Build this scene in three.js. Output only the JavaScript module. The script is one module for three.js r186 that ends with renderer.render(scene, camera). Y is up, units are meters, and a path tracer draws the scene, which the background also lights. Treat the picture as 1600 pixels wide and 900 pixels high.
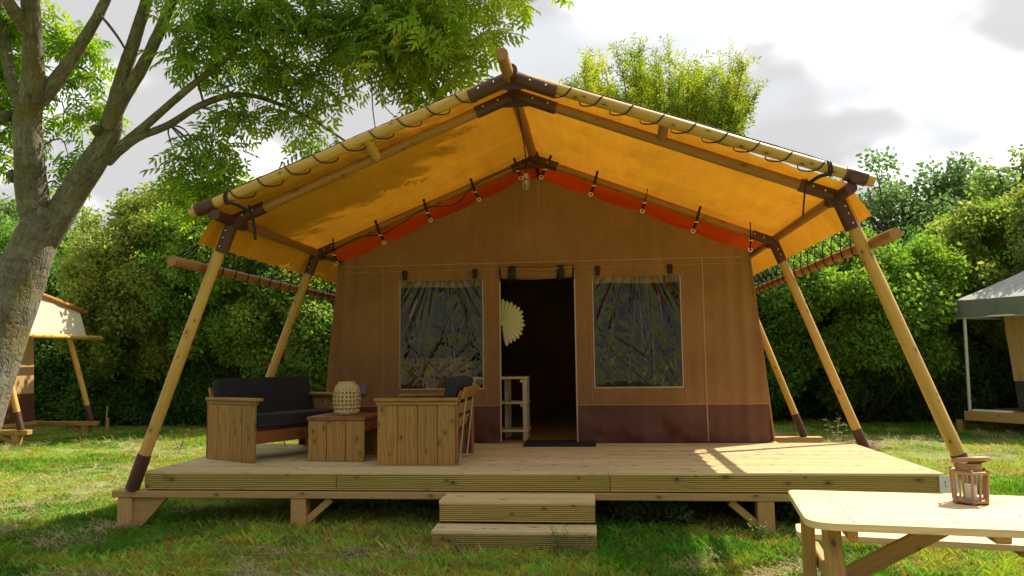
import * as THREE from 'three';
import { mergeGeometries } from 'three/addons/utils/BufferGeometryUtils.js';

// ---------------------------------------------------------------- camera, sky, sun, exposure
const R = Math.PI / 180;
const scene = new THREE.Scene();
const camera = new THREE.PerspectiveCamera(41.16, 16 / 9, 0.1, 1200);
camera.rotation.order = 'YXZ';
camera.position.set(0.642, 1.549, 6.877);
camera.rotation.set(5.215 * R, 5.962 * R, -0.747 * R);
const renderer = new THREE.WebGLRenderer({ antialias: true });
renderer.toneMapping = THREE.LinearToneMapping;
renderer.toneMappingExposure = 1.9;
renderer.shadowMap.enabled = true;

let seedState = 1234567;
function seed(s) { seedState = (s * 2654435761) >>> 0 || 1; }
function rnd() { seedState = (seedState + 0x6D2B79F5) | 0; let t = Math.imul(seedState ^ (seedState >>> 15), 1 | seedState); t = (t + Math.imul(t ^ (t >>> 7), 61 | t)) ^ t; return ((t ^ (t >>> 14)) >>> 0) / 4294967296; }
const rr = (a, b) => a + (b - a) * rnd();
const clamp = (x, a = 0, b = 1) => Math.min(b, Math.max(a, x));
const mix = (a, b, t) => a + (b - a) * t;
const smooth = (a, b, x) => { const t = clamp((x - a) / (b - a)); return t * t * (3 - 2 * t); };
function hash2(ix, iy, s) { let h = Math.imul(ix, 374761393) + Math.imul(iy, 668265263) + Math.imul(s, 2147483647 ^ 0x9E3779B9); h = Math.imul(h ^ (h >>> 13), 1274126177); return ((h ^ (h >>> 16)) >>> 0) / 4294967296; }
function vnoise(x, y, s = 0, px = 0, py = 0) {
  const x0 = Math.floor(x), y0 = Math.floor(y), fx = x - x0, fy = y - y0;
  const u = fx * fx * (3 - 2 * fx), v = fy * fy * (3 - 2 * fy);
  const w = (i, p) => p ? ((i % p) + p) % p : i;
  const a = hash2(w(x0, px), w(y0, py), s), b = hash2(w(x0 + 1, px), w(y0, py), s), c = hash2(w(x0, px), w(y0 + 1, py), s), d = hash2(w(x0 + 1, px), w(y0 + 1, py), s);
  return mix(mix(a, b, u), mix(c, d, u), v);
}
function fbm(x, y, s = 0, oct = 4, px = 0, py = 0) { let a = 0, k = 0.5, n = 0; for (let i = 0; i < oct; i++) { a += k * vnoise(x, y, s + i, px, py); n += k; k *= 0.5; x *= 2; y *= 2; px *= 2; py *= 2; } return a / n; }

const SUN = new THREE.Vector3(0.481, 0.784, -0.392).normalize();
{ // a sky of broken white cloud, brightest towards the veiled sun
  const W = 1024, H = 512, d = new Float32Array(W * H * 4);
  for (let j = 0; j < H; j++) for (let i = 0; i < W; i++) {
    const v = (j + 0.5) / H, u = (i + 0.5) / W, el = (v - 0.5) * Math.PI, az = (u - 0.5) * 2 * Math.PI;
    const dx = Math.cos(el) * Math.cos(az), dy = Math.sin(el), dz = Math.cos(el) * Math.sin(az);
    const h = Math.max(dy, 0.02), k = 1 / (h + 0.22);
    const X = dx * k, Z = dz * k;
    const n = fbm(X * 1.35 + 4.3, Z * 1.35 + 8.1, 11, 6), n2 = fbm(X * 2.3 + 1.7, Z * 2.3 + 3.3, 31, 7);
    const cloud = smooth(0.28, 0.42, n), grey = 0.95 * smooth(0.43, 0.52, n2 * 0.55 + n * 0.45 + 0.10 * (fbm(X * 8, Z * 8, 41, 5) - 0.5));
    const c = Math.max(0, dx * SUN.x + dy * SUN.y + dz * SUN.z), back = smooth(-0.6, 0.75, c * 1.15 + 0.15 - 0.5 * dz);
    const wl = mix(0.14, 0.80, back) + 0.5 * Math.pow(c, 10), gl = mix(0.105, 0.35, back) + 0.3 * Math.pow(c, 10);
    const blue = [mix(0.112, 0.44, back), mix(0.115, 0.455, back), mix(0.112, 0.475, back)];
    const o = (j * W + i) * 4, below = dy < 0 ? Math.max(0.25, 1 + dy * 4) : 1;
    const lit = [mix(wl, gl, grey), mix(wl, gl * 0.985, grey), mix(wl * 0.995, gl * 0.995, grey)];
    for (let q = 0; q < 3; q++) d[o + q] = mix(blue[q], lit[q], cloud) * below;
    d[o + 3] = 1;
  }
  const t = new THREE.DataTexture(d, W, H, THREE.RGBAFormat, THREE.FloatType);
  t.mapping = THREE.EquirectangularReflectionMapping; t.magFilter = THREE.LinearFilter; t.wrapS = THREE.RepeatWrapping; t.needsUpdate = true;
  scene.background = t; scene.environment = t;
}
const sun = new THREE.DirectionalLight(0xfff0d8, 5);
sun.position.copy(SUN).multiplyScalar(60); sun.castShadow = true;
sun.shadow.camera.left = sun.shadow.camera.bottom = -28; sun.shadow.camera.right = sun.shadow.camera.top = 28; sun.shadow.camera.far = 140;
sun.shadow.mapSize.set(4096, 4096);
scene.add(sun, sun.target);

// ---------------------------------------------------------------- names, things, parts
const used = {};
function numbered(n) { used[n] = (used[n] ?? -1) + 1; return used[n] ? `${n}_${String(used[n]).padStart(3, '0')}` : n; }
function tag(o, label, category, group, kind) { if (label) o.userData.label = label; if (category) o.userData.category = category; if (group) o.userData.group = group; if (kind) o.userData.kind = kind; return o; }
function thing(name, label, category, pos = [0, 0, 0], turn = 0, group) { const o = new THREE.Group(); o.name = numbered(name); o.position.set(...pos); o.rotation.y = turn; scene.add(o); return tag(o, label, category, group); }
function parts(parent, name, list, m) { return list.map(g => part(parent, name, g, m)); }
function part(parent, name, g, m, label) { const o = new THREE.Mesh(Array.isArray(g) ? merge(g) : g, m); o.name = name; o.castShadow = o.receiveShadow = true; parent.add(o); if (label) o.userData.label = label; return o; }
function copy(root, pos, turn, label) { const r = root.clone(); r.name = numbered(root.name.replace(/_\d\d\d$/, '')); r.position.set(...pos); r.rotation.set(0, turn, 0); r.userData = { ...root.userData }; if (label) r.userData.label = label; scene.add(r); return r; }

// ---------------------------------------------------------------- geometry helpers
function clean(g) {
  const n = g.index ? g.toNonIndexed() : g.clone();
  for (const k of Object.keys(n.attributes)) if (!['position', 'normal', 'uv', 'color'].includes(k)) n.deleteAttribute(k);
  if (!n.attributes.uv) n.setAttribute('uv', new THREE.BufferAttribute(new Float32Array(n.attributes.position.count * 2), 2));
  if (!n.attributes.color) tone(n, 1);
  n.morphAttributes = {}; return n;
}
function merge(list) { return mergeGeometries(list.map(clean)); }
function tone(g, r, gg = r, b = r) { const n = g.attributes.position.count, a = new Float32Array(n * 3); for (let i = 0; i < n; i++) { a[3 * i] = r; a[3 * i + 1] = gg; a[3 * i + 2] = b; } g.setAttribute('color', new THREE.BufferAttribute(a, 3)); return g; }
// box with chamfered edges, uv in metres with the grain along its longest side, a tone of its own
function block(sx, sy, sz, c = 0.004, at = [0, 0, 0], t) {
  const s = [sx / 2, sy / 2, sz / 2], P = [], N = [], U = [];
  c = Math.min(c, s[0] * 0.6, s[1] * 0.6, s[2] * 0.6);
  const L = s.indexOf(Math.max(...s)), ou = rr(0, 3), ov = rr(0, 3);
  const tri = (a, b, d, n) => {
    const e1 = [b[0] - a[0], b[1] - a[1], b[2] - a[2]], e2 = [d[0] - a[0], d[1] - a[1], d[2] - a[2]];
    const cx = [e1[1] * e2[2] - e1[2] * e2[1], e1[2] * e2[0] - e1[0] * e2[2], e1[0] * e2[1] - e1[1] * e2[0]];
    const vs = cx[0] * n[0] + cx[1] * n[1] + cx[2] * n[2] < 0 ? [a, d, b] : [a, b, d];
    const m = n.map(Math.abs), k = m.indexOf(Math.max(...m)), l = Math.hypot(...n);
    for (const q of vs) {
      P.push(q[0] + at[0], q[1] + at[1], q[2] + at[2]); N.push(n[0] / l, n[1] / l, n[2] / l);
      let ua, va; if (k !== L) { ua = L; va = 3 - k - L; } else { ua = (L + 1) % 3; va = (L + 2) % 3; }
      U.push(k === L ? q[ua] * 0.2 + ou : q[ua] / 2 + ou, q[va] / 0.5 + ov + k * 0.37);
    }
  };
  for (let k = 0; k < 3; k++) for (const g of [-1, 1]) {
    const a = (k + 1) % 3, b = (k + 2) % 3, n = [0, 0, 0]; n[k] = g;
    const q = (i, j) => { const p = [0, 0, 0]; p[k] = g * s[k]; p[a] = i * (s[a] - c); p[b] = j * (s[b] - c); return p; };
    tri(q(-1, -1), q(1, -1), q(1, 1), n); tri(q(-1, -1), q(1, 1), q(-1, 1), n);
  }
  for (let k = 0; k < 3; k++) for (const g of [-1, 1]) for (const h of [-1, 1]) {
    const a = (k + 1) % 3, b = (k + 2) % 3, n = [0, 0, 0]; n[a] = g; n[b] = h;
    const q = (e, w) => { const p = [0, 0, 0]; p[k] = e * (s[k] - c); if (w) { p[a] = g * s[a]; p[b] = h * (s[b] - c); } else { p[a] = g * (s[a] - c); p[b] = h * s[b]; } return p; };
    tri(q(-1, 0), q(1, 0), q(1, 1), n); tri(q(-1, 0), q(1, 1), q(-1, 1), n);
  }
  for (const a of [-1, 1]) for (const b of [-1, 1]) for (const d of [-1, 1]) tri([a * s[0], b * (s[1] - c), d * (s[2] - c)], [a * (s[0] - c), b * s[1], d * (s[2] - c)], [a * (s[0] - c), b * (s[1] - c), d * s[2]], [a, b, d]);
  const g = new THREE.BufferGeometry();
  g.setAttribute('position', new THREE.Float32BufferAttribute(P, 3)); g.setAttribute('normal', new THREE.Float32BufferAttribute(N, 3)); g.setAttribute('uv', new THREE.Float32BufferAttribute(U, 2));
  const k = t ?? rr(0.82, 1.1); return tone(g, k, k * rr(0.96, 1.03), k * rr(0.92, 1.06));
}
// a block laid from p to q (centre line), width w across, height h
function plank(p, q, w, h, c = 0.004, roll = 0, t) {
  const a = new THREE.Vector3(...p), b = new THREE.Vector3(...q), d = b.clone().sub(a), L = d.length(); d.normalize();
  const g = block(L, h, w, c, [0, 0, 0], t);
  let up = Math.abs(d.y) > 0.97 ? new THREE.Vector3(0, 0, -1) : new THREE.Vector3(0, 1, 0);
  const z = new THREE.Vector3().crossVectors(d, up).normalize(); up = new THREE.Vector3().crossVectors(z, d);
  const m = new THREE.Matrix4().makeBasis(d, up, z); if (roll) m.multiply(new THREE.Matrix4().makeRotationX(roll));
  m.setPosition(a.add(b).multiplyScalar(0.5)); g.applyMatrix4(m); return g;
}
// tube along points [x, y, z, r]; slightly irregular, closed ends
function limb(pts, seg = 10, sub = 4, wob = 0, o = {}) {
  const c = new THREE.CatmullRomCurve3(pts.map(p => new THREE.Vector3(p[0], p[1], p[2])), false, 'centripetal');
  const n = o.straight ? sub : (pts.length - 1) * sub, P = [], U = [], I = []; let len = 0, prev = null, nx = null;
  const ou = rr(0, 3), ov = rr(0, 3), ws = Math.floor(rr(0, 9999));
  for (let i = 0; i <= n; i++) {
    const t = i / n, p = o.straight ? new THREE.Vector3(mix(pts[0][0], pts[1][0], t), mix(pts[0][1], pts[1][1], t), mix(pts[0][2], pts[1][2], t)) : c.getPoint(t);
    const T = o.straight ? new THREE.Vector3(pts[1][0] - pts[0][0], pts[1][1] - pts[0][1], pts[1][2] - pts[0][2]).normalize() : c.getTangent(t);
    if (prev) len += p.distanceTo(prev); prev = p.clone();
    if (!nx) nx = Math.abs(T.y) < 0.9 ? new THREE.Vector3(0, 1, 0) : new THREE.Vector3(1, 0, 0);
    nx = nx.clone().addScaledVector(T, -nx.dot(T)).normalize(); const ny = new THREE.Vector3().crossVectors(T, nx);
    const f = t * (pts.length - 1), k = Math.min(Math.floor(f), pts.length - 2), r0 = mix(pts[k][3], pts[k + 1][3], f - k);
    for (let j = 0; j <= seg; j++) {
      const a = (j % seg) / seg * 2 * Math.PI, r = r0 * (1 + wob * (2 * fbm(Math.cos(a) * 1.3 + 7, Math.sin(a) * 1.3 + len * 2.2 / Math.max(r0 * 6, 0.3) + 5, ws, 3) - 1));
      const q = p.clone().addScaledVector(nx, Math.cos(a) * r).addScaledVector(ny, Math.sin(a) * r); P.push(q.x, q.y, q.z);
      U.push(len / 2 + ou, o.bark ? j / seg * (o.bark) + ov : j / seg * Math.max(0.1, 2 * Math.PI * r0) / 0.5 + ov);
    }
  }
  for (let i = 0; i < n; i++) for (let j = 0; j < seg; j++) { const a = i * (seg + 1) + j, b = a + seg + 1; I.push(a, a + 1, b, b, a + 1, b + 1); }
  for (const e of [0, n]) { const base = P.length / 3, s = e * (seg + 1); let cx = 0, cy = 0, cz = 0;
    for (let j = 0; j < seg; j++) { const q = 3 * (s + j); P.push(P[q], P[q + 1], P[q + 2]); U.push(ou + P[q] * 0.4, ov + P[q + 1] * 0.4); cx += P[q] / seg; cy += P[q + 1] / seg; cz += P[q + 2] / seg; }
    P.push(cx, cy, cz); U.push(ou, ov);
    for (let j = 0; j < seg; j++) { const x = base + j, y = base + (j + 1) % seg; if (e) I.push(base + seg, x, y); else I.push(base + seg, y, x); } }
  const g = new THREE.BufferGeometry(); g.setAttribute('position', new THREE.Float32BufferAttribute(P, 3)); g.setAttribute('uv', new THREE.Float32BufferAttribute(U, 2)); g.setIndex(I); g.computeVertexNormals();
  const k = o.tone ?? rr(0.88, 1.1); return tone(g, k);
}
const pole = (p, q, r0, r1 = r0, seg = 14, o = {}) => limb([[...p, r0], [...q, r1]], seg, 8, o.wob ?? 0.05, { straight: true, ...o });
const rope = (pts, r = 0.006, sub = 3) => limb(pts.map(p => [...p, r]), 5, sub, 0, { tone: 1 });
// grid sheet: f(u, v) -> [x, y, z]; uv in metres given by g(u, v) or u, v
function sheet(nu, nv, f, uvf) {
  const P = [], U = [], I = [];
  for (let j = 0; j <= nv; j++) for (let i = 0; i <= nu; i++) { const p = f(i / nu, j / nv); P.push(...p); U.push(...(uvf ? uvf(i / nu, j / nv, p) : [p[0], p[1]])); }
  for (let j = 0; j < nv; j++) for (let i = 0; i < nu; i++) { const a = j * (nu + 1) + i, b = a + nu + 1; I.push(a, a + 1, b, b, a + 1, b + 1); }
  const g = new THREE.BufferGeometry(); g.setAttribute('position', new THREE.Float32BufferAttribute(P, 3)); g.setAttribute('uv', new THREE.Float32BufferAttribute(U, 2)); g.setIndex(I); g.computeVertexNormals(); return g;
}
function turned(g, pos, ry = 0, rx = 0, rz = 0) { g.applyMatrix4(new THREE.Matrix4().compose(new THREE.Vector3(...pos), new THREE.Quaternion().setFromEuler(new THREE.Euler(rx, ry, rz)), new THREE.Vector3(1, 1, 1))); return g; }

// ---------------------------------------------------------------- materials
function tex(w, h, fn, srgb = true) {
  const d = new Uint8Array(w * h * 4);
  for (let j = 0; j < h; j++) for (let i = 0; i < w; i++) { const c = fn((i + 0.5) / w, (j + 0.5) / h), o = 4 * (j * w + i); for (let q = 0; q < 3; q++) d[o + q] = clamp(c[q]) * 255; d[o + 3] = 255; }
  const t = new THREE.DataTexture(d, w, h); t.wrapS = t.wrapT = THREE.RepeatWrapping; t.magFilter = THREE.LinearFilter; t.minFilter = THREE.LinearMipmapLinearFilter; t.generateMipmaps = true; if (srgb) t.colorSpace = THREE.SRGBColorSpace; t.needsUpdate = true; return t;
}
const toS = c => c <= 0.0031308 ? 12.92 * c : 1.055 * Math.pow(c, 1 / 2.4) - 0.055;
// wood: u along the grain (2 m a repeat), v across (0.5 m a repeat)
function wood(s, base, dark, o = {}) {
  seed(s); const knots = []; for (let i = 0; i < (o.knots ?? 16); i++) knots.push([rnd(), rnd(), rr(0.5, 1.4), rnd()]);
  const W = 1024, H = 256, map = new Float32Array(W * H), kn = new Float32Array(W * H);
  const col = tex(W, H, (u, v) => {
    let warp = 0, knot = 0;
    for (const [ku, kv, ks] of knots) {
      let du = Math.abs(u - ku); du = Math.min(du, 1 - du) * 2; let dv = v - kv; dv -= Math.round(dv); dv *= 0.5;
      const d2 = Math.hypot(du / 1.6, dv) / (0.012 * ks); warp += Math.sign(dv) * 0.03 * Math.exp(-d2 * 0.35); knot = Math.max(knot, 1 - smooth(0.7, 1.15, d2 + 0.25 * vnoise(u * 200, v * 50, s))); knot = Math.max(knot, 0.35 * (1 - smooth(0.8, 3, d2)));
    }
    const vv = v + warp + 0.012 * (fbm(u * 6, v * 4, s + 5, 3, 6, 4) - 0.5);
    const ring = 0.5 + 0.5 * Math.sin(2 * Math.PI * (vv * (o.rings ?? 26) + 3 * (fbm(u * 3, v * 5, s + 9, 3, 3, 5) - 0.5)));
    const fine = fbm(u * 24, vv * 160, s + 2, 3, 24, 160), blot = fbm(u * 5, v * 5, s + 3, 4, 5, 5);
    const k = clamp(0.42 * ring * ring + 0.55 * (fine - 0.3) + 0.5 * (blot - 0.5));
    const wgt = [0, 1, 2].map(q => mix(mix(base[q], dark[q], k * (o.grain ?? 0.75)), (o.knotColor ?? [0.07, 0.03, 0.012])[q], knot * 0.85) * (0.86 + 0.28 * blot));
    const i = Math.floor(v * H) * W + Math.floor(u * W); map[i] = fine * 0.6 + ring * 0.3; kn[i] = knot;
    return wgt.map(toS);
  });
  const bump = tex(W, H, (u, v) => { const i = Math.floor(v * H) * W + Math.floor(u * W); const b = map[i]; return [b, b, b]; }, false);
  return new THREE.MeshStandardMaterial({ map: col, bumpMap: bump, bumpScale: o.bump ?? 0.0012, roughness: o.rough ?? 0.62, vertexColors: true });
}
const M = {};
M.deck = wood(3, [0.66, 0.545, 0.31], [0.50, 0.38, 0.175], { knots: 12, rings: 18, rough: 0.66 });
M.riser = wood(4, [0.56, 0.42, 0.125], [0.40, 0.26, 0.06], { knots: 20, rings: 16, rough: 0.62 });
M.pole = wood(7, [0.60, 0.36, 0.085], [0.42, 0.21, 0.04], { knots: 26, rings: 10, grain: 0.6, rough: 0.5 });
M.rafter = wood(8, [0.38, 0.18, 0.048], [0.24, 0.10, 0.025], { knots: 24, rings: 10, rough: 0.5 });  // darker than the pole wood: shade under the canopy is put into the colour
M.beam = wood(9, [0.50, 0.31, 0.11], [0.33, 0.17, 0.05], { knots: 10, rings: 14 });
M.furn = wood(12, [0.43, 0.235, 0.055], [0.20, 0.085, 0.018], { knots: 20, rings: 12, rough: 0.48, grain: 1.0 });
M.furnDark = wood(13, [0.30, 0.11, 0.035], [0.16, 0.05, 0.016], { knots: 18, rings: 16, rough: 0.45 });
M.picnic = wood(15, [0.70, 0.55, 0.32], [0.55, 0.38, 0.17], { knots: 12, rings: 14, grain: 1.0, knotColor: [0.28, 0.15, 0.05], rough: 0.6 });
M.wicker = wood(17, [0.62, 0.48, 0.22], [0.42, 0.29, 0.10], { knots: 0, rings: 30 });
M.rattan = wood(18, [0.34, 0.19, 0.085], [0.18, 0.09, 0.035], { knots: 4, rings: 20, rough: 0.5 });
M.bracket = new THREE.MeshStandardMaterial({ color: new THREE.Color().setRGB(0.085, 0.030, 0.020), roughness: 0.5, metalness: 0.1 });
M.bolt = new THREE.MeshStandardMaterial({ color: new THREE.Color().setRGB(0.6, 0.6, 0.6), roughness: 0.3, metalness: 0.9 });
M.black = new THREE.MeshStandardMaterial({ color: new THREE.Color().setRGB(0.012, 0.012, 0.013), roughness: 0.75 });
M.rope = new THREE.MeshStandardMaterial({ color: new THREE.Color().setRGB(0.020, 0.014, 0.012), roughness: 0.85 });
M.white = new THREE.MeshStandardMaterial({ color: new THREE.Color().setRGB(0.75, 0.75, 0.72), roughness: 0.5 });
const weaveBump = tex(256, 256, (u, v) => { const a = 0.5 + 0.25 * Math.sin(u * 2 * Math.PI * 64) * Math.sin(v * 2 * Math.PI * 64) + 0.3 * (fbm(u * 12, v * 12, 77, 4, 12, 12) - 0.5); return [a, a, a]; }, false);
function canvas(s, c, o = {}) {
  const t = tex(512, 512, (u, v) => {
    const b = fbm(u * 4, v * 4, s, 5, 4, 4), f = fbm(u * 90, v * 90, s + 7, 2, 90, 90), st = fbm(u * 40, v * 3, s + 3, 3, 40, 3);
    const k = 0.76 + 0.36 * b + 0.12 * (f - 0.5) + 0.14 * (st - 0.5) - 0.10 * smooth(0.6, 0.75, fbm(u * 7, v * 5, s + 11, 4, 7, 5)); return c.map(x => toS(x * k));
  });
  const tr = o.rep ?? 1; t.repeat.set(0.5 * tr, 0.5 * tr); const b = weaveBump.clone(); b.repeat.set(3, 3); b.needsUpdate = true;
  return new THREE.MeshPhysicalMaterial({ map: t, bumpMap: b, bumpScale: 0.0006, roughness: 1, side: THREE.DoubleSide, transmission: o.trans ?? 0, thickness: 0, specularIntensity: o.spec ?? 0.3 });
}
M.roof = canvas(21, [0.74, 0.33, 0.022], { trans: 0.155, spec: 0.15 });
M.bounceRed = canvas(22, [0.80, 0.20, 0.02], { trans: 0.55, spec: 0.1 });  // reddened bounce light above the gable, put into a canvas colour
M.wall = canvas(23, [0.295, 0.158, 0.070], { trans: 0.015, spec: 0.15 });
M.skirt = canvas(24, [0.122, 0.046, 0.028], { spec: 0.6 });
M.skirt.roughness = 0.5;
M.piping = new THREE.MeshStandardMaterial({ color: new THREE.Color().setRGB(0.52, 0.36, 0.2), roughness: 0.8 });
M.pipingGrey = new THREE.MeshStandardMaterial({ color: new THREE.Color().setRGB(0.45, 0.38, 0.3), roughness: 0.7 });
const fabricBump = tex(256, 256, (u, v) => { const a = 0.5 + 0.3 * Math.sin(u * 2 * Math.PI * 50) * Math.sin(v * 2 * Math.PI * 50) + 0.2 * (hash2(Math.floor(u * 256), Math.floor(v * 256), 5) - 0.5); return [a, a, a]; }, false);
fabricBump.repeat.set(5, 5);
M.cushion = new THREE.MeshPhysicalMaterial({ color: new THREE.Color().setRGB(0.016, 0.018, 0.022), roughness: 0.9, sheen: 0.3, sheenColor: new THREE.Color(0.06, 0.065, 0.08), sheenRoughness: 0.6, bumpMap: fabricBump, bumpScale: 0.001 });
M.pvc = new THREE.MeshPhysicalMaterial({ color: new THREE.Color().setRGB(0.86, 0.9, 0.88), transmission: 1, thickness: 0, roughness: 0.05, ior: 1.65, side: THREE.DoubleSide });
M.glass = new THREE.MeshPhysicalMaterial({ color: new THREE.Color().setRGB(0.93, 0.96, 0.96), transmission: 1, thickness: 0, roughness: 0.03, ior: 1.5, side: THREE.DoubleSide });
M.hem = M.wall; M.seam = new THREE.MeshStandardMaterial({ color: new THREE.Color().setRGB(0.42, 0.25, 0.12), roughness: 0.9 });
M.socket = new THREE.MeshStandardMaterial({ color: new THREE.Color().setRGB(0.16, 0.17, 0.19), roughness: 0.45 });
M.lampCap = new THREE.MeshStandardMaterial({ color: new THREE.Color().setRGB(0.55, 0.48, 0.34), roughness: 0.5 });
M.rack = wood(19, [0.60, 0.50, 0.30], [0.44, 0.34, 0.17], { knots: 8, rings: 18 });
M.rackPlain = new THREE.MeshStandardMaterial({ color: new THREE.Color().setRGB(0.5, 0.4, 0.24), roughness: 0.6 });
M.leafFan = new THREE.MeshStandardMaterial({ color: new THREE.Color().setRGB(0.66, 0.60, 0.34), roughness: 0.8, side: THREE.DoubleSide });
M.linen = new THREE.MeshStandardMaterial({ color: new THREE.Color().setRGB(0.35, 0.34, 0.32), roughness: 0.95 });
M.mat = new THREE.MeshStandardMaterial({ color: new THREE.Color().setRGB(0.012, 0.013, 0.016), roughness: 0.8 });
M.strip = M.wicker.clone(); M.strip.side = THREE.DoubleSide;
M.rattan2 = M.rattan.clone(); M.rattan2.side = THREE.DoubleSide;
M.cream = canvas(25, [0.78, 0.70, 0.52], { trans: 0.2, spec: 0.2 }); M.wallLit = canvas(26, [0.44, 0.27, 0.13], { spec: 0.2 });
M.grey = canvas(27, [0.17, 0.20, 0.18], { spec: 0.4 }); M.greyRoof = canvas(28, [0.42, 0.45, 0.42], { spec: 0.4 }); M.greyDark = canvas(29, [0.06, 0.065, 0.06], { spec: 0.4 });
M.tan = canvas(30, [0.50, 0.36, 0.16], { spec: 0.2 }); M.tanSkirt = canvas(31, [0.30, 0.25, 0.17], { spec: 0.2 });
M.darkMesh = new THREE.MeshStandardMaterial({ color: new THREE.Color().setRGB(0.02, 0.018, 0.015), roughness: 0.7, side: THREE.DoubleSide });
M.greyPole = new THREE.MeshStandardMaterial({ color: new THREE.Color().setRGB(0.6, 0.62, 0.63), roughness: 0.4, metalness: 0.3 });
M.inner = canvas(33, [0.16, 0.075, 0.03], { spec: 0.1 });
function stuff(parent, name, g, m) { const o = part(parent, name, g, m); o.userData.kind = 'stuff'; return o; }
M.screw = new THREE.MeshStandardMaterial({ color: new THREE.Color().setRGB(0.22, 0.17, 0.10), roughness: 0.5, metalness: 0.6 });
// ================================================================ ground
seed(40);
const HD = 0.54, ZW = -2.317;
// how dry and how bare the lawn is at a place: 0 lush .. 1 straw, soil
function dryness(x, z) { return fbm(x * 0.55 + 20, z * 0.75 + 11, 51, 4); }
function soilness(x, z) { return fbm(x * 0.5 + 5, z * 0.8 + 31, 61, 4); }
const groundY = (x, z) => 0.05 * (fbm(x * 0.35 + 9, z * 0.35 + 3, 71, 3) - 0.5) - 0.012;
{
  const N = 150, f = t => { const s = 2 * t - 1; return Math.sign(s) * (Math.abs(s) * 14 + Math.pow(Math.abs(s), 5) * 386); };
  const g = sheet(N, N, (u, v) => { const x = f(u), z = f(1 - v) - 3; return [x, groundY(x, z), z]; }, (u, v, p) => [p[0] / 5, p[2] / 5]);
  const t = tex(1024, 1024, (u, v) => {
    const a = fbm(u * 8, v * 8, 81, 5, 8, 8), b = fbm(u * 40, v * 40, 82, 3, 40, 40), c = fbm(u * 160, v * 160, 83, 2, 160, 160);
    const soil = [0.19, 0.15, 0.09], straw = [0.27, 0.24, 0.11], green = [0.14, 0.20, 0.03];
    const w1 = smooth(0.30, 0.48, a * 0.6 + b * 0.4), w2 = smooth(0.45, 0.62, b * 0.5 + c * 0.5);
    return [0, 1, 2].map(q => toS(mix(mix(soil[q], straw[q], w2), green[q], w1) * (0.75 + 0.5 * c)));
  });
  const b = tex(512, 512, (u, v) => { const a = fbm(u * 40, v * 40, 84, 4, 40, 40); return [a, a, a]; }, false);
  tag(part(scene, 'ground', g, new THREE.MeshStandardMaterial({ map: t, bumpMap: b, bumpScale: 0.03, roughness: 1 })), 'mown campsite lawn of grass, straw and bare soil', 'ground', null, 'structure');
}

// ================================================================ deck
// a decking board along x with eight grooves on its face; face up (+y) or forward (+z)
function grooved(L, w, th, at, front) {
  const n = 9, s = [], gw = front ? 0.0046 : 0.0034, gd = front ? 0.021 : 0.012; // profile (across, depth), from -w/2 to w/2
  s.push([-w / 2, -th], [-w / 2, -0.002]); s.push([-w / 2 + 0.002, 0]);
  for (let i = 1; i < n; i++) { const c = -w / 2 + w * i / n; s.push([c - gw, 0], [c - gw * 0.8, -gd], [c + gw * 0.8, -gd], [c + gw, 0]); }
  s.push([w / 2 - 0.002, 0], [w / 2, -0.002], [w / 2, -th]);
  const P = [], U = [], ou = rr(0, 3), ov = rr(0, 3), put = (x, p) => { P.push(...(front ? [x + at[0], p[0] + at[1], p[1] + at[2]] : [x + at[0], p[1] + at[1], p[0] + at[2]])); U.push(x / 2 + ou, p[0] / 0.5 + ov); };
  const flip = !front;
  const quad = (a, b) => { const v = [[-L / 2, a], [L / 2, a], [L / 2, b], [-L / 2, b]]; const o = flip ? [0, 2, 1, 0, 3, 2] : [0, 1, 2, 0, 2, 3]; for (const k of o) put(...v[k]); };
  for (let i = 0; i < s.length; i++) quad(s[i], s[(i + 1) % s.length]);
  for (const e of [-1, 1]) { const o = [[-w / 2, -th], [w / 2, -th], [w / 2, -0.002], [-w / 2, -0.002]]; const k = (e > 0) !== flip ? [0, 2, 1, 0, 3, 2] : [0, 1, 2, 0, 2, 3]; for (const i of k.reverse()) put(e * L / 2, o[i]); }
  const g = new THREE.BufferGeometry(); g.setAttribute('position', new THREE.Float32BufferAttribute(P, 3)); g.setAttribute('uv', new THREE.Float32BufferAttribute(U, 2)); g.computeVertexNormals();
  const k = rr(0.86, 1.08); return tone(g, k, k * rr(0.97, 1.02), k * rr(0.9, 1.05));
}
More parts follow.
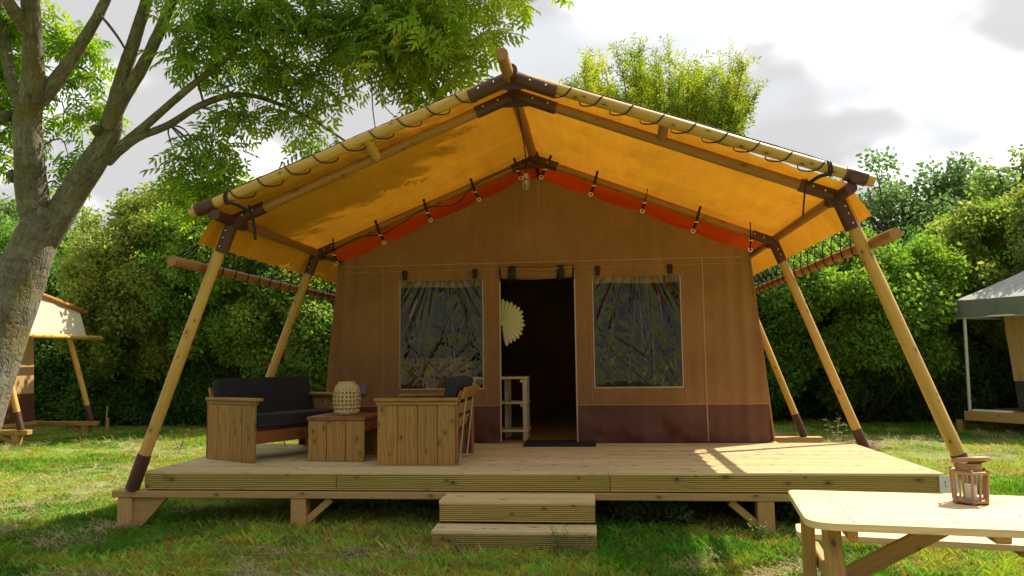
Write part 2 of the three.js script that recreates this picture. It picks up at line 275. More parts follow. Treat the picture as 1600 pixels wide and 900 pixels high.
{
  const d = thing('wooden_deck', 'raised ribbed timber deck on posts in front of the brown tent', 'deck');
  const nb = 16, pitch = 2.317 / nb;
  for (let i = 0; i < nb; i++) {
    const z = -pitch * (i + 0.5), w = pitch - 0.005, cut = i % 2 ? -0.62 : 0.75;
    for (const [a, b] of [[-3.54, cut - 0.0015], [cut + 0.0015, 3.54]]) part(d, 'deck_board', grooved(b - a, w, 0.027, [(a + b) / 2, HD + rr(-0.001, 0.001), z]), M.deck);
  }
  for (const [a, b] of [[-3.54, -1.703], [-1.697, 0.76], [0.766, 3.54]]) part(d, 'fascia_board', grooved(b - a, 0.148, 0.027, [(a + b) / 2, 0.452, 0.001], true), M.riser);
  for (const s of [-1, 1]) part(d, 'side_board', block(0.026, 0.15, 2.27, 0.003, [s * 3.522, 0.436, -1.17]), M.beam);
  const beamAt = (z, w, x0, x1, y0 = 0.305, y1 = 0.366) => part(d, 'beam', block(x1 - x0, y1 - y0, w, 0.005, [(x0 + x1) / 2, (y0 + y1) / 2, z]), M.beam);
  beamAt(-0.045, 0.15, -3.845, 3.9); beamAt(-2.36, 0.14, -3.8, 3.9, 0.30, 0.363); beamAt(-4.9, 0.16, -3.8, 3.93, 0.262, 0.345);
  for (let i = 0; i < 8; i++) part(d, 'joist', block(0.05, 0.145, 2.2, 0.003, [-3.15 + i * 0.9, 0.439, -1.16]), M.beam);
  part(d, 'platform', block(5.5, 0.06, 4.9, 0.004, [0, 0.505, -4.79]), M.beam);
  for (const [x, z] of [[-3.72, -0.045], [-2.05, -0.045], [0.02, -0.045], [2.075, -0.045], [3.78, -0.045], [-3.6, -2.36], [-1.2, -2.36], [1.3, -2.36], [3.6, -2.36], [-3.6, -4.9], [0, -4.9], [3.6, -4.9]]) {
    const y1 = z < -4 ? 0.262 : z < -1 ? 0.3 : 0.305;
    part(d, 'post', block(0.14, y1 + 0.25, 0.135, 0.006, [x, (y1 - 0.25) / 2, z]), M.beam);
  }
  for (const [x, s] of [[-3.72, 1], [-2.05, 1], [2.075, -1], [3.78, -1]]) {
    const g = new THREE.Shape([[0, 0], [0, -0.26], [0.09, -0.26], [0.33, 0]].map(p => new THREE.Vector2(s * p[0], p[1])));
    if (x === -3.72) { const e = new THREE.ExtrudeGeometry(g, { depth: 0.05, bevelEnabled: false }); e.translate(x + s * 0.071, 0.304, -0.06); part(d, 'brace', tone(scaleUV(e, 0.6), 0.95), M.beam); } else part(d, 'brace', plank([x + s * 0.05, 0.085, -0.04], [x + s * 0.29, 0.292, -0.04], 0.055, 0.062), M.beam);
  }
  // number plate on the front corner, its print worn and half hidden
  const c = document.createElement('canvas'); c.width = 128; c.height = 128; const x = c.getContext('2d');
  x.fillStyle = '#dfe0e4'; x.fillRect(0, 0, 128, 128); x.fillStyle = '#8f93a0'; x.fillRect(34, 38, 7, 52); x.fillRect(26, 42, 9, 7); x.fillStyle = '#c2557a'; x.fillRect(70, 44, 30, 12); x.fillRect(70, 72, 30, 12);
  const t = new THREE.CanvasTexture(c); t.colorSpace = THREE.SRGBColorSpace;
  const pl = new THREE.BoxGeometry(0.16, 0.142, 0.006); pl.translate(3.575, 0.452, 0.006);
  part(d, 'number_plate', pl, new THREE.MeshStandardMaterial({ map: t, roughness: 0.5 }), 'white plate with faded print on the deck corner');
}
function scaleUV(g, k) { const u = g.attributes.uv; for (let i = 0; i < u.count; i++) u.setXY(i, u.getX(i) * k, u.getY(i) * k); return g; }
{
  const s = thing('deck_steps', 'two ribbed timber steps leading up to the deck', 'steps', [-0.02, 0, 0.4]);
  const X = 0;
  const step = (z1, z0, top, w) => { // front, back
    const dz = (z1 - z0 - 0.004) / 2;
    for (let k = 0; k < 2; k++) part(s, 'tread_board', grooved(w, dz - 0.003, 0.026, [X, top, z1 - 0.4 - dz * (k + 0.5)]), M.deck);
    part(s, 'riser_board', grooved(w - 0.004, 0.142, 0.024, [X, top - 0.027 - 0.072, z1 - 0.4 - 0.006], true), M.riser);
    for (const q of [-1, 1]) part(s, 'side_board', block(0.026, 0.145, z1 - z0 - 0.04, 0.003, [q * (w / 2 - 0.016), top - 0.1, (z1 + z0) / 2 - 0.4 - 0.014]), M.beam);
  };
  step(0.42, 0.05, 0.368, 1.30); step(0.70, 0.43, 0.185, 1.315);
}

// ================================================================ the tent
const RIDGE = [-0.02, 3.985];
const roofY = (x) => x < RIDGE[0] ? mix(4.085, 2.965, (RIDGE[0] - x) / (RIDGE[0] + 2.79)) : mix(4.085, 2.985, (x - RIDGE[0]) / (2.83 - RIDGE[0]));
const EL = [-2.735, 2.872], ER = [2.80, 2.915];
const tent = thing('safari_tent', 'large brown safari tent with yellow canopy on slanted wooden poles', 'tent');
{
  const T = tent;
  // --- canopy: one sheet over the ridge, laced to the front poles
  const zf = 0.235, zb = -7.25;
  const roofSheet = (side) => sheet(72, 130, (u, v) => {
    const x = mix(RIDGE[0], side < 0 ? -2.80 : 2.84, u); let z = mix(zf, zb, v);
    if (v === 0) z -= 0.03 * Math.abs(Math.sin(u * Math.PI * 9)) * (u < 0.96 ? 1 : 0);
    const sag = 0.035 * Math.sin(Math.PI * u) * (0.4 + 0.6 * Math.abs(Math.sin(z / 2.4 * Math.PI)));
    return [x, roofY(x) - sag + 0.014 * (fbm(x * 2.2 + 4, z * 2.2 + 9, 91, 3) - 0.5) + 0.007 * Math.sin(u * Math.PI * 18) * Math.exp(-v * 14) + 0.010 * (fbm(x * 1.2, z * 7, 92, 3) - 0.5), z];
  }, (u, v, p) => [p[0], p[2]]);
  part(T, 'canopy_roof', [roofSheet(-1), roofSheet(1)], M.roof);
  const flap = (s) => sheet(90, 8, (u, v) => {
    const z = mix(0.14, zb, u), fold = 0.020 * (fbm(z * 5.5, v * 0.7 + 3, s > 0 ? 95 : 96, 3) - 0.5) * 2 * (0.25 + v);
    const a = s < 0 ? [-2.80, 2.965] : [2.84, 2.98], b = s < 0 ? [-3.0, 2.632] : [3.025, 2.70];
    const sc = v > 0.9 ? 0.022 * Math.abs(Math.sin((z + 0.1) * Math.PI / 0.285)) : 0;
    const k = Math.sin(v * Math.PI / 2);
    return [mix(a[0], b[0], k * 0.35 + v * 0.65) + fold * s, mix(a[1], b[1], v) + sc, z];
  }, (u, v, p) => [p[2], p[1]]);
  part(T, 'side_flap', flap(-1), M.roof); part(T, 'side_flap', flap(1), M.roof);
  // --- pole frame
  part(T, 'ridge_pole', pole([-0.045, 4.022, 0.86], [-0.02, 4.0, -7.4], 0.052, 0.052), M.rafter);
  const front = [[-2.985, 2.905], [3.0, 2.975]];
  part(T, 'front_pole', pole([-0.03, 4.035, 0.3], [front[0][0], front[0][1], 0.3], 0.052, 0.05), M.pole);
  part(T, 'front_pole', pole([0.0, 4.035, 0.3], [front[1][0], front[1][1], 0.3], 0.052, 0.05), M.pole);
  for (const [z, r] of [[0, 0.047], [ZW, 0.044], [-4.9, 0.044], [-7.1, 0.044]]) for (const e of [EL, ER]) part(T, 'rafter', pole([RIDGE[0], RIDGE[1] - 0.012, z], [z ? Math.sign(e[0]) * 2.775 : e[0], z ? 2.868 : e[1], z], r, r), M.rafter);
  for (const e of [EL, ER]) part(T, 'eave_pole', pole([e[0] + Math.sign(e[0]) * 0.02, e[1] + 0.02, 0.28], [Math.sign(e[0]) * 2.79, 2.878, -7.3], 0.045, 0.045), M.rafter);
  part(T, 'side_pole', pole([-3.075, 2.452, 0.45], [-3.075, 2.452, -7.3], 0.047, 0.047, 14), M.rafter);
  part(T, 'side_pole', pole([3.075, 2.502, 0.50], [3.075, 2.502, -7.3], 0.05, 0.047, 14), M.rafter);
  part(T, 'spacer_stub', pole([-1.335, 3.52, 0.3], [-1.335, 3.43, -0.03], 0.045), M.pole);
  part(T, 'spacer_stub', pole([1.30, 3.58, 0.3], [1.30, 3.49, -0.03], 0.045), M.rafter);
  const leg = (top, foot, r) => {
    const l = part(T, 'leg', pole(top, foot, r * 0.94, r), M.pole), k = 0.13;
    part(l, 'foot_sleeve', pole([mix(foot[0], top[0], k), mix(foot[1], top[1], k), mix(foot[2], top[2], k)], foot, r + 0.005, r + 0.007), M.bracket);
  };
  leg([EL[0] - 0.02, EL[1], 0], [-3.665, 0.372, 0], 0.056); leg([ER[0] + 0.02, ER[1], 0], [3.785, 0.372, 0], 0.058);
  for (const s of [-1, 1]) { leg([s * 2.785, 2.86, ZW], [s * 3.725, 0.37, ZW - 0.02], 0.053); leg([s * 2.785, 2.86, -4.9], [s * 3.69, 0.348, -4.9], 0.05); leg([s * 2.785, 2.86, -7.1], [s * 3.69, 0.02, -7.1], 0.05); }
  // --- dark steel brackets: sleeves on each pole at a joint, gusset plates, bolts
  const sleeve = (p, q, a, b, r) => { const A = new THREE.Vector3(...p), B = new THREE.Vector3(...q), d = B.sub(A).normalize(); return pole(A.clone().addScaledVector(d, a).toArray(), A.clone().addScaledVector(d, b).toArray(), r, r, 12, { wob: 0, tone: 1 }); };
  const bolts = (list) => merge(list.map(p => { const g = new THREE.SphereGeometry(0.011, 6, 5); g.translate(...p); return g; }));
  const gusset = (pts, z, th = 0.012) => { const e = new THREE.ExtrudeGeometry(new THREE.Shape(pts.map(p => new THREE.Vector2(...p))), { depth: th, bevelEnabled: false }); e.translate(0, 0, z); return e; };
  const eaveBracket = (s, e, foot, z, r, big) => {
    const P0 = [e[0], e[1], z], Rg = [RIDGE[0], RIDGE[1], z], n = [];
    n.push(sleeve(P0, Rg, -0.03, big ? 0.34 : 0.26, r + 0.009), sleeve(P0, foot, -0.04, big ? 0.31 : 0.26, r + 0.013));
    n.push(sleeve(P0, [e[0], e[1], z - 1], -0.02, 0.22, r + 0.007));
    const L = big ? 0.26 : 0.2;
    const a = [e[0] - s * L * 0.93, e[1] + L * 0.36], b = [e[0] + s * L * 0.36, e[1] - L * 0.93];
    n.push(gusset([[e[0], e[1]], a, [mix(a[0], b[0], 0.5) - s * 0.02, mix(a[1], b[1], 0.5) + 0.03], b], z + r * 0.4));
    if (big) { n.push(sleeve(P0, [e[0] + s * 0.02, e[1] + 0.02, z + 1], 0, 0.34, 0.05)); const f = front[s < 0 ? 0 : 1]; n.push(sleeve([f[0], f[1], 0.3], [RIDGE[0], 4.035, 0.3], 0.06, 0.24, 0.062)); if (s > 0) { const cap = pole([f[0] - 0.16, f[1] + 0.03, 0.28], [f[0] - 0.16, f[1] + 0.03, 0.37], 0.052, 0.05, 14, { wob: 0 }); n.push(cap); } }
    const k = part(T, 'bracket', n, M.bracket);
    const d = new THREE.Vector3(foot[0] - e[0], foot[1] - e[1], 0).normalize();
    stuff(k, 'bolt', bolts([0.1, 0.17, 0.26].map(t => [e[0] + d.x * t, e[1] + d.y * t, z + r + 0.018]).concat([[e[0] - s * 0.12, e[1] + 0.05, z + r + 0.014], [e[0] - s * 0.22, e[1] + 0.09, z + r + 0.014]])), M.bolt);
  };
  eaveBracket(-1, EL, [-3.665, 0.37, 0], 0, 0.05, true); eaveBracket(1, ER, [3.785, 0.37, 0], 0, 0.05, true);
  for (const s of [-1, 1]) { eaveBracket(s, [s * 2.775, 2.868], [s * 3.725, 0.37, ZW], ZW, 0.046, false); eaveBracket(s, [s * 2.775, 2.868], [s * 3.69, 0.35, -4.9], -4.9, 0.046, false); }
  const ridgeBracket = (z, y, r, L, plate) => {
    const n = [sleeve([RIDGE[0], y, z], [-2.76, y - 1.11, z], -0.02, L, r + 0.01), sleeve([RIDGE[0], y, z], [2.79, y - 1.09, z], -0.02, L, r + 0.01), sleeve([RIDGE[0], y + 0.005, z], [RIDGE[0], y + 0.005, z + 1], -0.14, 0.16, 0.064)];
    if (plate) n.push(gusset([[-0.21, y - 0.075], [-0.02, y + 0.02], [0.17, y - 0.075], [0.1, y - 0.12], [-0.14, y - 0.12]], z + r * 0.3));
    const k = part(T, 'bracket', n, M.bracket);
    stuff(k, 'bolt', bolts([-0.32, -0.18, 0.14, 0.28].map(x => [x, y - 0.37 * Math.abs(x + 0.02), z + r + 0.014])), M.bolt);
  };
  ridgeBracket(0.3, 4.03, 0.054, 0.42, true); ridgeBracket(0, 3.972, 0.048, 0.40, true); ridgeBracket(ZW, 3.972, 0.046, 0.30, true);
  // --- lacing: one rope spirals along each front pole, another zigzags under each side flap
  for (const s of [-1, 1]) {
    const f = front[s < 0 ? 0 : 1], pts = [], n = 9;
    for (let i = 0; i < n; i++) {
      const at = (t) => { const x = mix(s < 0 ? -0.03 : 0, f[0], t), y = mix(4.035, f[1], t); return [x, y]; };
      const t0 = 0.17 + 0.70 * i / (n - 1), a = at(t0), b = at(t0 - 0.022), c = at(t0 - 0.046), e = at(t0 - 0.066);
      const ey = (q) => roofY(q[0]) - 0.07;
      pts.push([a[0], a[1] + 0.058, 0.295], [a[0] - s * 0.012, a[1] + 0.03, 0.354], [b[0], b[1] - 0.05, 0.345], [c[0], c[1] - 0.076, 0.30], [e[0], e[1] - 0.064, 0.25], [e[0] + s * 0.005, e[1] - 0.01, 0.222], [e[0] + s * 0.02, e[1] + 0.045, 0.25]);
    }
    part(T, 'lacing_rope', rope(pts, 0.0065, 3), M.rope);
    // tie of webbing at the lower end
    const q = 0.885, x = mix(s < 0 ? -0.03 : 0, f[0], q), y = mix(4.035, f[1], q), tie = [];
    for (let k = 0; k < 2; k++) { const g = new THREE.TorusGeometry(0.058, 0.0085, 6, 16); turned(g, [x - s * k * 0.022, y + k * 0.008, 0.3], Math.PI / 2, 0, 0); tie.push(g); }
    tie.push(rope([[x, y - 0.05, 0.34], [x - s * 0.1, y - 0.07, 0.33], [x - s * 0.17, y - 0.11, 0.25]], 0.016), rope([[x - s * 0.17, y - 0.06, 0.22], [x - s * 0.165, y - 0.2, 0.1], [x - s * 0.18, y - 0.36, 0.09]], s < 0 ? 0.014 : 0.008));
    parts(T, 'webbing_tie', tie, M.black);
  }
  for (const s of [-1, 1]) {
    const px = s * 3.075, py = s < 0 ? 2.452 : 2.502, fx = s < 0 ? -3.0 : 3.025, fy = s < 0 ? 2.65 : 2.715, pts = []; let z = -0.1;
    for (let i = 0; i < 25; i++) { // eyelet, down, around the pole, up to the next eyelet
      pts.push([fx, fy, z], [px - s * 0.06, py + 0.01, z - 0.01], [px - s * 0.03, py - 0.058, z - 0.02], [px + s * 0.06, py, z - 0.04], [px + s * 0.01, py + 0.062, z - 0.07], [mix(px, fx, 0.6), mix(py, fy, 0.6), z - 0.18]); z -= 0.285;
    }
    part(T, 'lacing_rope', rope(pts, 0.0062, 2), M.rope);
    parts(T, 'corner_rope', [[-0.16, 0.1], [0.02, 0.22], [0.16, 0.3]].map(([a, b]) => rope([[fx, fy - 0.01, 0.13], [mix(fx, px, 0.5), mix(fy, py, 0.5) + 0.02, mix(0.13, b, 0.5) + a * 0.1], [px + s * 0.045, py + 0.04, b], [px + s * 0.04, py - 0.05, b + 0.01]], 0.0075)), M.rope);
  }
}

// ---------------------------------------------------------------- tent walls
const halfW = (y, s) => mix(2.70, s < 0 ? 2.49 : 2.505, clamp((y - HD) / (2.70 - HD)));
function wallZ(x, y) { const YS = 0.985, YSEAM = 2.70;
  const low = 1 - smooth(HD, 1.1, y), edge = smooth(1.9, 2.6, Math.abs(x));
  let d = 0.030 * (fbm(x * 1.1 + 3, y * 0.8 + 1, 111, 3) - 0.5) + 0.012 * (fbm(x * 5 + 3, y * 1.2, 112, 3) - 0.5);
  d += 0.010 * (fbm(x * 14, y * 2 + 3, 116, 2) - 0.5) * (Math.exp(-Math.abs(y - YSEAM) * 9) + Math.exp(-Math.abs(y - YS) * 10) + 0.25) + 0.02 * (fbm(x * 2.2 + y * 1.3, y * 2.6 - x, 117, 3) - 0.5) * smooth(0.5, 0.62, fbm(x * 1.1 + 7, y * 1.1, 118, 2)); d += low * (0.13 * (fbm(x * 2.6, y * 3.2 + 9, 113, 3) - 0.5) + 0.05 * (fbm(x * 7 + y * 4, y * 5 - x * 2, 119, 3) - 0.5)) + edge * 0.026 * Math.sin(x * 34 + 2 * fbm(y * 0.7, 3, 115, 2)) * (0.4 + 0.6 * smooth(0.6, 2.2, y));
  return ZW + d - 0.05 * smooth(2.35, 2.7, Math.abs(x)) * (x > 0 ? 1 : 0.6);
}
const XL0 = -1.70, XL1 = -0.675, XD0 = -0.461, XD1 = 0.432, XR0 = 0.652, XR1 = 1.682, YB = 1.186, YT = 2.502, YS = 0.985, YD = 2.50, YSEAM = 2.70;
const HOOKS = [[-2.50, 2.745], [-1.892, 2.987], [-1.31, 3.25], [-0.709, 3.486], [-0.19, 3.735], [0.06, 3.735], [0.654, 3.501], [1.261, 3.277], [1.848, 3.018], [2.50, 2.775]];
const STRAPS = [[-2.544, 3.001], [-2.006, 3.21], [-1.399, 3.463], [-0.814, 3.707], [-0.272, 3.94], [0.191, 3.95], [0.752, 3.751], [1.341, 3.509], [1.95, 3.271], [2.511, 3.046]];
function gableTop(x) { for (let i = 0; i < HOOKS.length - 1; i++) { const a = HOOKS[i], b = HOOKS[i + 1]; if (x <= b[0]) { const t = clamp((x - a[0]) / (b[0] - a[0])); return mix(a[1], b[1], t) - 0.032 * 4 * t * (1 - t) * Math.min(1, (b[0] - a[0]) / 0.5); } } return HOOKS.at(-1)[1]; }
{
  const T = tent, cells = [], skirt = [];
  const xs = [null, -1.92, XL0, XL1, XD0, XD1, XR0, XR1, 1.945, null], ys = [HD + 0.006, YS, YB, YT, YSEAM];
  const patch = (i, j, y0, y1) => {
    const w = (k, y) => xs[k] ?? (k ? halfW(y, 1) : -halfW(y, -1));
    const nu = Math.max(2, Math.ceil((w(i + 1, y0) - w(i, y0)) / 0.035)), nv = Math.max(2, Math.ceil((y1 - y0) / 0.05));
    return sheet(nu, nv, (u, v) => { const y = mix(y0, y1, v), x = mix(w(i, y), w(i + 1, y), u); return [x, y, wallZ(x, y)]; });
  };
  for (let i = 0; i < 9; i++) for (let j = 0; j < 4; j++) {
    if (i === 4) { if (j === 3) cells.push(patch(i, j, YD + 0.14, YSEAM)); continue; }
    if ((i === 2 || i === 6) && j === 2) continue;
    (j ? cells : skirt).push(patch(i, j, ys[j], ys[j + 1]));
  }
  part(T, 'front_wall', cells, M.wall); part(T, 'wall_skirt', skirt, M.skirt);
  part(T, 'gable_wall', sheet(150, 20, (u, v) => { const x = mix(-2.495, 2.505, u), y = mix(YSEAM, Math.max(gableTop(x), YSEAM + 0.03), v); return [x, y, wallZ(x, y) + 0.004]; }), M.wall);
  part(T, 'gable_hem', sheet(150, 2, (u, v) => { const x = mix(-2.495, 2.505, u), y = Math.max(gableTop(x), YSEAM + 0.03) - 0.035 * v; return [x, y, wallZ(x, y) + 0.010]; }), M.wall);
  // rolled side walls, back wall and inner roof close the room
  for (const s of [-1, 1]) {
    const sf = (y0, y1) => sheet(60, 12, (u, v) => { const y = mix(y0, y1, v), z = mix(wallZ(s * halfW(y, s), y), -7.05, u); return [s * (halfW(y, s) + 0.022 * smooth(0, 0.06, u) * (fbm(z * 4, y * 0.8, 120 + s, 3) - 0.3)), y, z]; }, (u, v, p) => [p[2], p[1]]);
    part(T, 'side_wall', sf(YS, 2.78), M.wall); part(T, 'wall_skirt', sf(HD + 0.004, YS), M.skirt);
    part(T, 'corner_hem', limb([[s * halfW(HD + 0.01, s), HD + 0.01, ZW - 0.06, 0.014], [s * halfW(1.6, s), 1.6, ZW - 0.055, 0.014], [s * halfW(2.7, s), 2.7, ZW - 0.05, 0.014]], 8, 10, 0.1), M.hem);
  }
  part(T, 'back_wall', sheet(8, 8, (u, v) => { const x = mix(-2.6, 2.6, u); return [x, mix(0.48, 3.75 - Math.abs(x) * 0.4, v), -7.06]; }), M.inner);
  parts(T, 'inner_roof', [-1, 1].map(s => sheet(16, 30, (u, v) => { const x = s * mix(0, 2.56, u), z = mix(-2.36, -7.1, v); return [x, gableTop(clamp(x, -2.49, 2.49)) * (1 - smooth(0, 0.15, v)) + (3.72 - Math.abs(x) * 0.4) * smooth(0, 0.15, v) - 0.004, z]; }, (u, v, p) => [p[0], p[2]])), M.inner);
  parts(T, 'added_bounce_sheet', [-1, 1].map(s => sheet(12, 24, (u, v) => { const x = s * mix(0, 2.74, u), z = mix(-2.42, -7.1, v); return [x, roofY(x) - 0.10 - 0.03 * Math.sin(Math.PI * u), z]; }, (u, v, p) => [p[0], p[2]])), M.bounceRed);  // added sheets whose red stands for light bouncing between canopy and inner roof
  // seams and hems
  const seamV = (x, y0, y1, m, w = 0.007) => sheet(1, 30, (u, v) => { const y = mix(y0, y1, v), X = x + (u - 0.5) * w; return [X, y, wallZ(X, y) + 0.004]; });
  const seamH = (y, x0, x1, w = 0.008) => sheet(60, 1, (u, v) => { const x = mix(x0, x1, u), Y = y + (v - 0.5) * w; return [x, Y, wallZ(x, Y) + 0.005]; });
  parts(T, 'seam', [seamV(-1.92, HD + 0.02, YSEAM), seamV(1.945, HD + 0.02, YSEAM, 0, 0.014), seamV(XL0 - 0.03, YS, YSEAM, 0, 0.004), seamV(XL1 + 0.03, YS, YSEAM, 0, 0.004), seamV(XR0 - 0.03, YS, YSEAM, 0, 0.004), seamV(XR1 + 0.03, YS, YSEAM, 0, 0.004), seamV(0.02, YSEAM, 3.65, 0, 0.005)], M.seam);
  parts(T, 'seam', [seamH(YSEAM, -2.47, 2.48, 0.01), seamH(YSEAM - 0.075, -2.47, 2.48, 0.004), seamH(YS, -2.66, XD0), seamH(YS, XD1, 2.66)], M.seam);
  parts(T, 'window_piping', [[XL0, XL1], [XR0, XR1]].flatMap(([a, b]) => [seamV(a, YB, YT, 0, 0.012), seamV(b, YB, YT, 0, 0.012), seamH(YB, a, b, 0.014)]), M.pipingGrey);
  parts(T, 'door_hem', [seamV(XD0 - 0.006, HD + 0.02, YD + 0.1, 0, 0.016), seamV(XD1 + 0.006, HD + 0.02, YD + 0.1, 0, 0.016)], M.pipingGrey);
  parts(T, 'door_roll', [limb([[XD0 + 0.02, YD + 0.075, ZW - 0.005, 0.07], [0, YD + 0.062, ZW + 0.005, 0.075], [XD1 - 0.02, YD + 0.075, ZW - 0.005, 0.07]], 14, 14, 0.12), limb([[XD0 + 0.01, YD + 0.12, ZW + 0.05, 0.018], [0.1, YD + 0.10, ZW + 0.075, 0.02], [XD1 - 0.01, YD + 0.125, ZW + 0.05, 0.018]], 8, 8, 0.2)], M.wall);
  for (const x of [-0.31, 0.275]) { const g = new THREE.TorusGeometry(0.086, 0.007, 5, 20); g.scale(1, 1, 7); turned(g, [x, YD + 0.068, ZW + 0.005], Math.PI / 2); g.computeVertexNormals(); part(T, 'door_strap', g, M.black); }
  for (const x of [XD0 + 0.004, XD1 - 0.004]) part(T, 'door_cord', rope([[x, YD + 0.15, ZW + 0.03], [x, YD + 0.06, ZW + 0.06], [x, YD - 0.02, ZW + 0.03]], 0.010), M.black);
  for (const x of [-1.635, -0.765, 0.715, 1.565]) { part(T, 'window_strap', [block(0.055, 0.115, 0.02, 0.004, [x, 2.575, ZW + 0.024], 1), block(0.07, 0.03, 0.028, 0.004, [x, 2.60, ZW + 0.028], 1)], M.black); }
  for (const x of [-1.56, -0.79, 0.75, 1.5]) part(T, 'window_tie', block(0.018, 0.15, 0.008, 0.002, [x, 2.45, ZW - 0.03], 1), M.black);
  // creased clear panes with a canvas valance showing behind their top edge
  seed(66); const creases = [0, 1].map(k => Array.from({ length: 15 }, (_, i) => { const c = k ? 1.17 : -1.19, top = rr(-0.36, 0.36), low = i > 10; return { x: c + (low ? rr(-0.45, 0.45) : top * 0.8), s: low ? rr(-1.6, 1.6) : -top * rr(0.3, 1.1) + rr(-0.06, 0.06), a: rr(0.006, 0.013), w: rr(0.012, 0.022), y0: low ? rr(1.25, 1.5) : rr(1.3, 2.0), y1: low ? rr(1.55, 1.95) : 2.55 }; }));
  const crease = (x, y, k) => { let z = 0; for (const c of creases[k]) { const d = Math.abs(x - c.x - c.s * (2.5 - y) * -1 * (c.y1 > 2.5 ? 1 : 0) - (c.y1 > 2.5 ? 0 : c.s * (y - c.y0)) + 0.012 * (fbm(y * 6, c.x * 9, 149, 2) - 0.5)) / c.w; if (d < 1) z += c.a * (1 - d) * smooth(c.y0, c.y0 + 0.2, y) * (1 - smooth(c.y1 - 0.15, c.y1, y) * (c.y1 > 2.5 ? 0 : 1)); } return z; };
  const paneZ = (x, y, k) => {
    const c = (k ? 0.5 : -0.55) * 0.0 + (k ? 1.17 : -1.19), t = (YT - y) / (YT - YB), q = (x - c) / (0.22 + t * 0.55);
    const fr = fbm(q * 3.1 + 20, t * 0.9 + k * 7, 130 + k, 3), fold = 0.055 * (fr - 0.5) * (1 - 0.45 * t) + 0.022 * Math.exp(-Math.pow((fbm(q * 2.3 + 11, t * 0.5 + 4, 132 + k, 2) - 0.5) * 16, 2)) * (1 - 0.7 * t);
    const ridge = (a, f, w, sd) => { const g = Math.abs(fbm(a * f + 7, y * 0.9 + x * 0.5, sd, 2) - 0.5); return Math.exp(-g * g * w); }; // sharp creases
    const diag = 0.005 * ridge(x - c + (k ? 1 : -1) * 0.5 * y, 5, 900, 134 + k) + 0.004 * ridge(x + y * 1.1, 6, 1200, 144 + k) * smooth(0.3, 0.8, t) + 0.003 * ridge(x - y * 1.4, 7, 1500, 146 + k) * smooth(0.4, 0.9, t);
    const crump = (0.010 + 0.024 * smooth(0.48, 0.7, fbm(x * 2 + 9, y * 2, 140 + k, 2) + 0.1 * t)) * (fbm(x * 6, y * 6, 138 + k, 3) - 0.5) + 0.016 * smooth(0.4, 0.7, t) * Math.abs(fbm(x * 12, y * 9, 139 + k, 2) - 0.5);
    const e = Math.min(1, 14 * Math.min(x - (k ? XR0 : XL0), (k ? XR1 : XL1) - x, y - YB)); return wallZ(x, y) - 0.004 + (fold + diag + crump + crease(x, y, k)) * clamp(e, 0.08, 1);
  };
  for (const k of [0, 1]) {
    const a = k ? XR0 : XL0, b = k ? XR1 : XL1;
    part(T, 'window_pane', sheet(260, 180, (u, v) => { const x = mix(a, b, u), y = mix(YB, YT, v); return [x, y, paneZ(x, y, k)]; }), M.pvc);
    part(T, 'window_valance', sheet(40, 4, (u, v) => { const x = mix(a - 0.02, b + 0.02, u), y = mix(2.425 + 0.008 * Math.sin(u * 7), YT + 0.05, v); return [x, y, ZW - 0.05 + 0.006 * Math.sin(u * 40)]; }), M.wall);
  }
  // straps from the rafter carry the gable edge
  HOOKS.forEach((h, i) => {
    const s = STRAPS[i], k = part(T, 'gable_strap', [plank([s[0], s[1] + 0.06, ZW + 0.045], [mix(s[0], h[0], 0.6), mix(s[1], h[1], 0.6) , ZW + 0.04], 0.008, 0.030, 0.002, 0, 1), plank([mix(s[0], h[0], 0.55), mix(s[1], h[1], 0.55), ZW + 0.05], [h[0], h[1] + 0.015, ZW + 0.03], 0.014, 0.036, 0.003, 0, 1)], M.black);
    const m = [mix(s[0], h[0], 0.6), mix(s[1], h[1], 0.6)]; const g = new THREE.TorusGeometry(0.022, 0.006, 6, 14); turned(g, [h[0], h[1], ZW + 0.038]); const b = block(0.045, 0.014, 0.012, 0.003, [m[0], m[1], ZW + 0.06], 1);
    part(k, 'hook', [g, b], M.white);
  });
  parts(T, 'power_cable', [rope([[-0.1, 3.93, -2.22], [-0.75, 3.66, -2.25], [-1.0, 3.44, -2.28], [-1.35, 3.40, -2.27], [-1.9, 3.10, -2.28], [-2.2, 3.06, -2.26], [-2.55, 2.9, -2.27]], 0.006, 6), rope([[-0.02, 3.94, -0.1], [-0.06, 3.92, -1.2], [-0.11, 3.9, -2.2]], 0.007, 5)], M.rope);
  part(T, 'socket_box', [block(0.10, 0.12, 0.05, 0.008, [-2.165, 1.19, ZW + 0.035], 1), block(0.085, 0.05, 0.02, 0.006, [-2.165, 1.165, ZW + 0.065], 1)], M.socket);
}

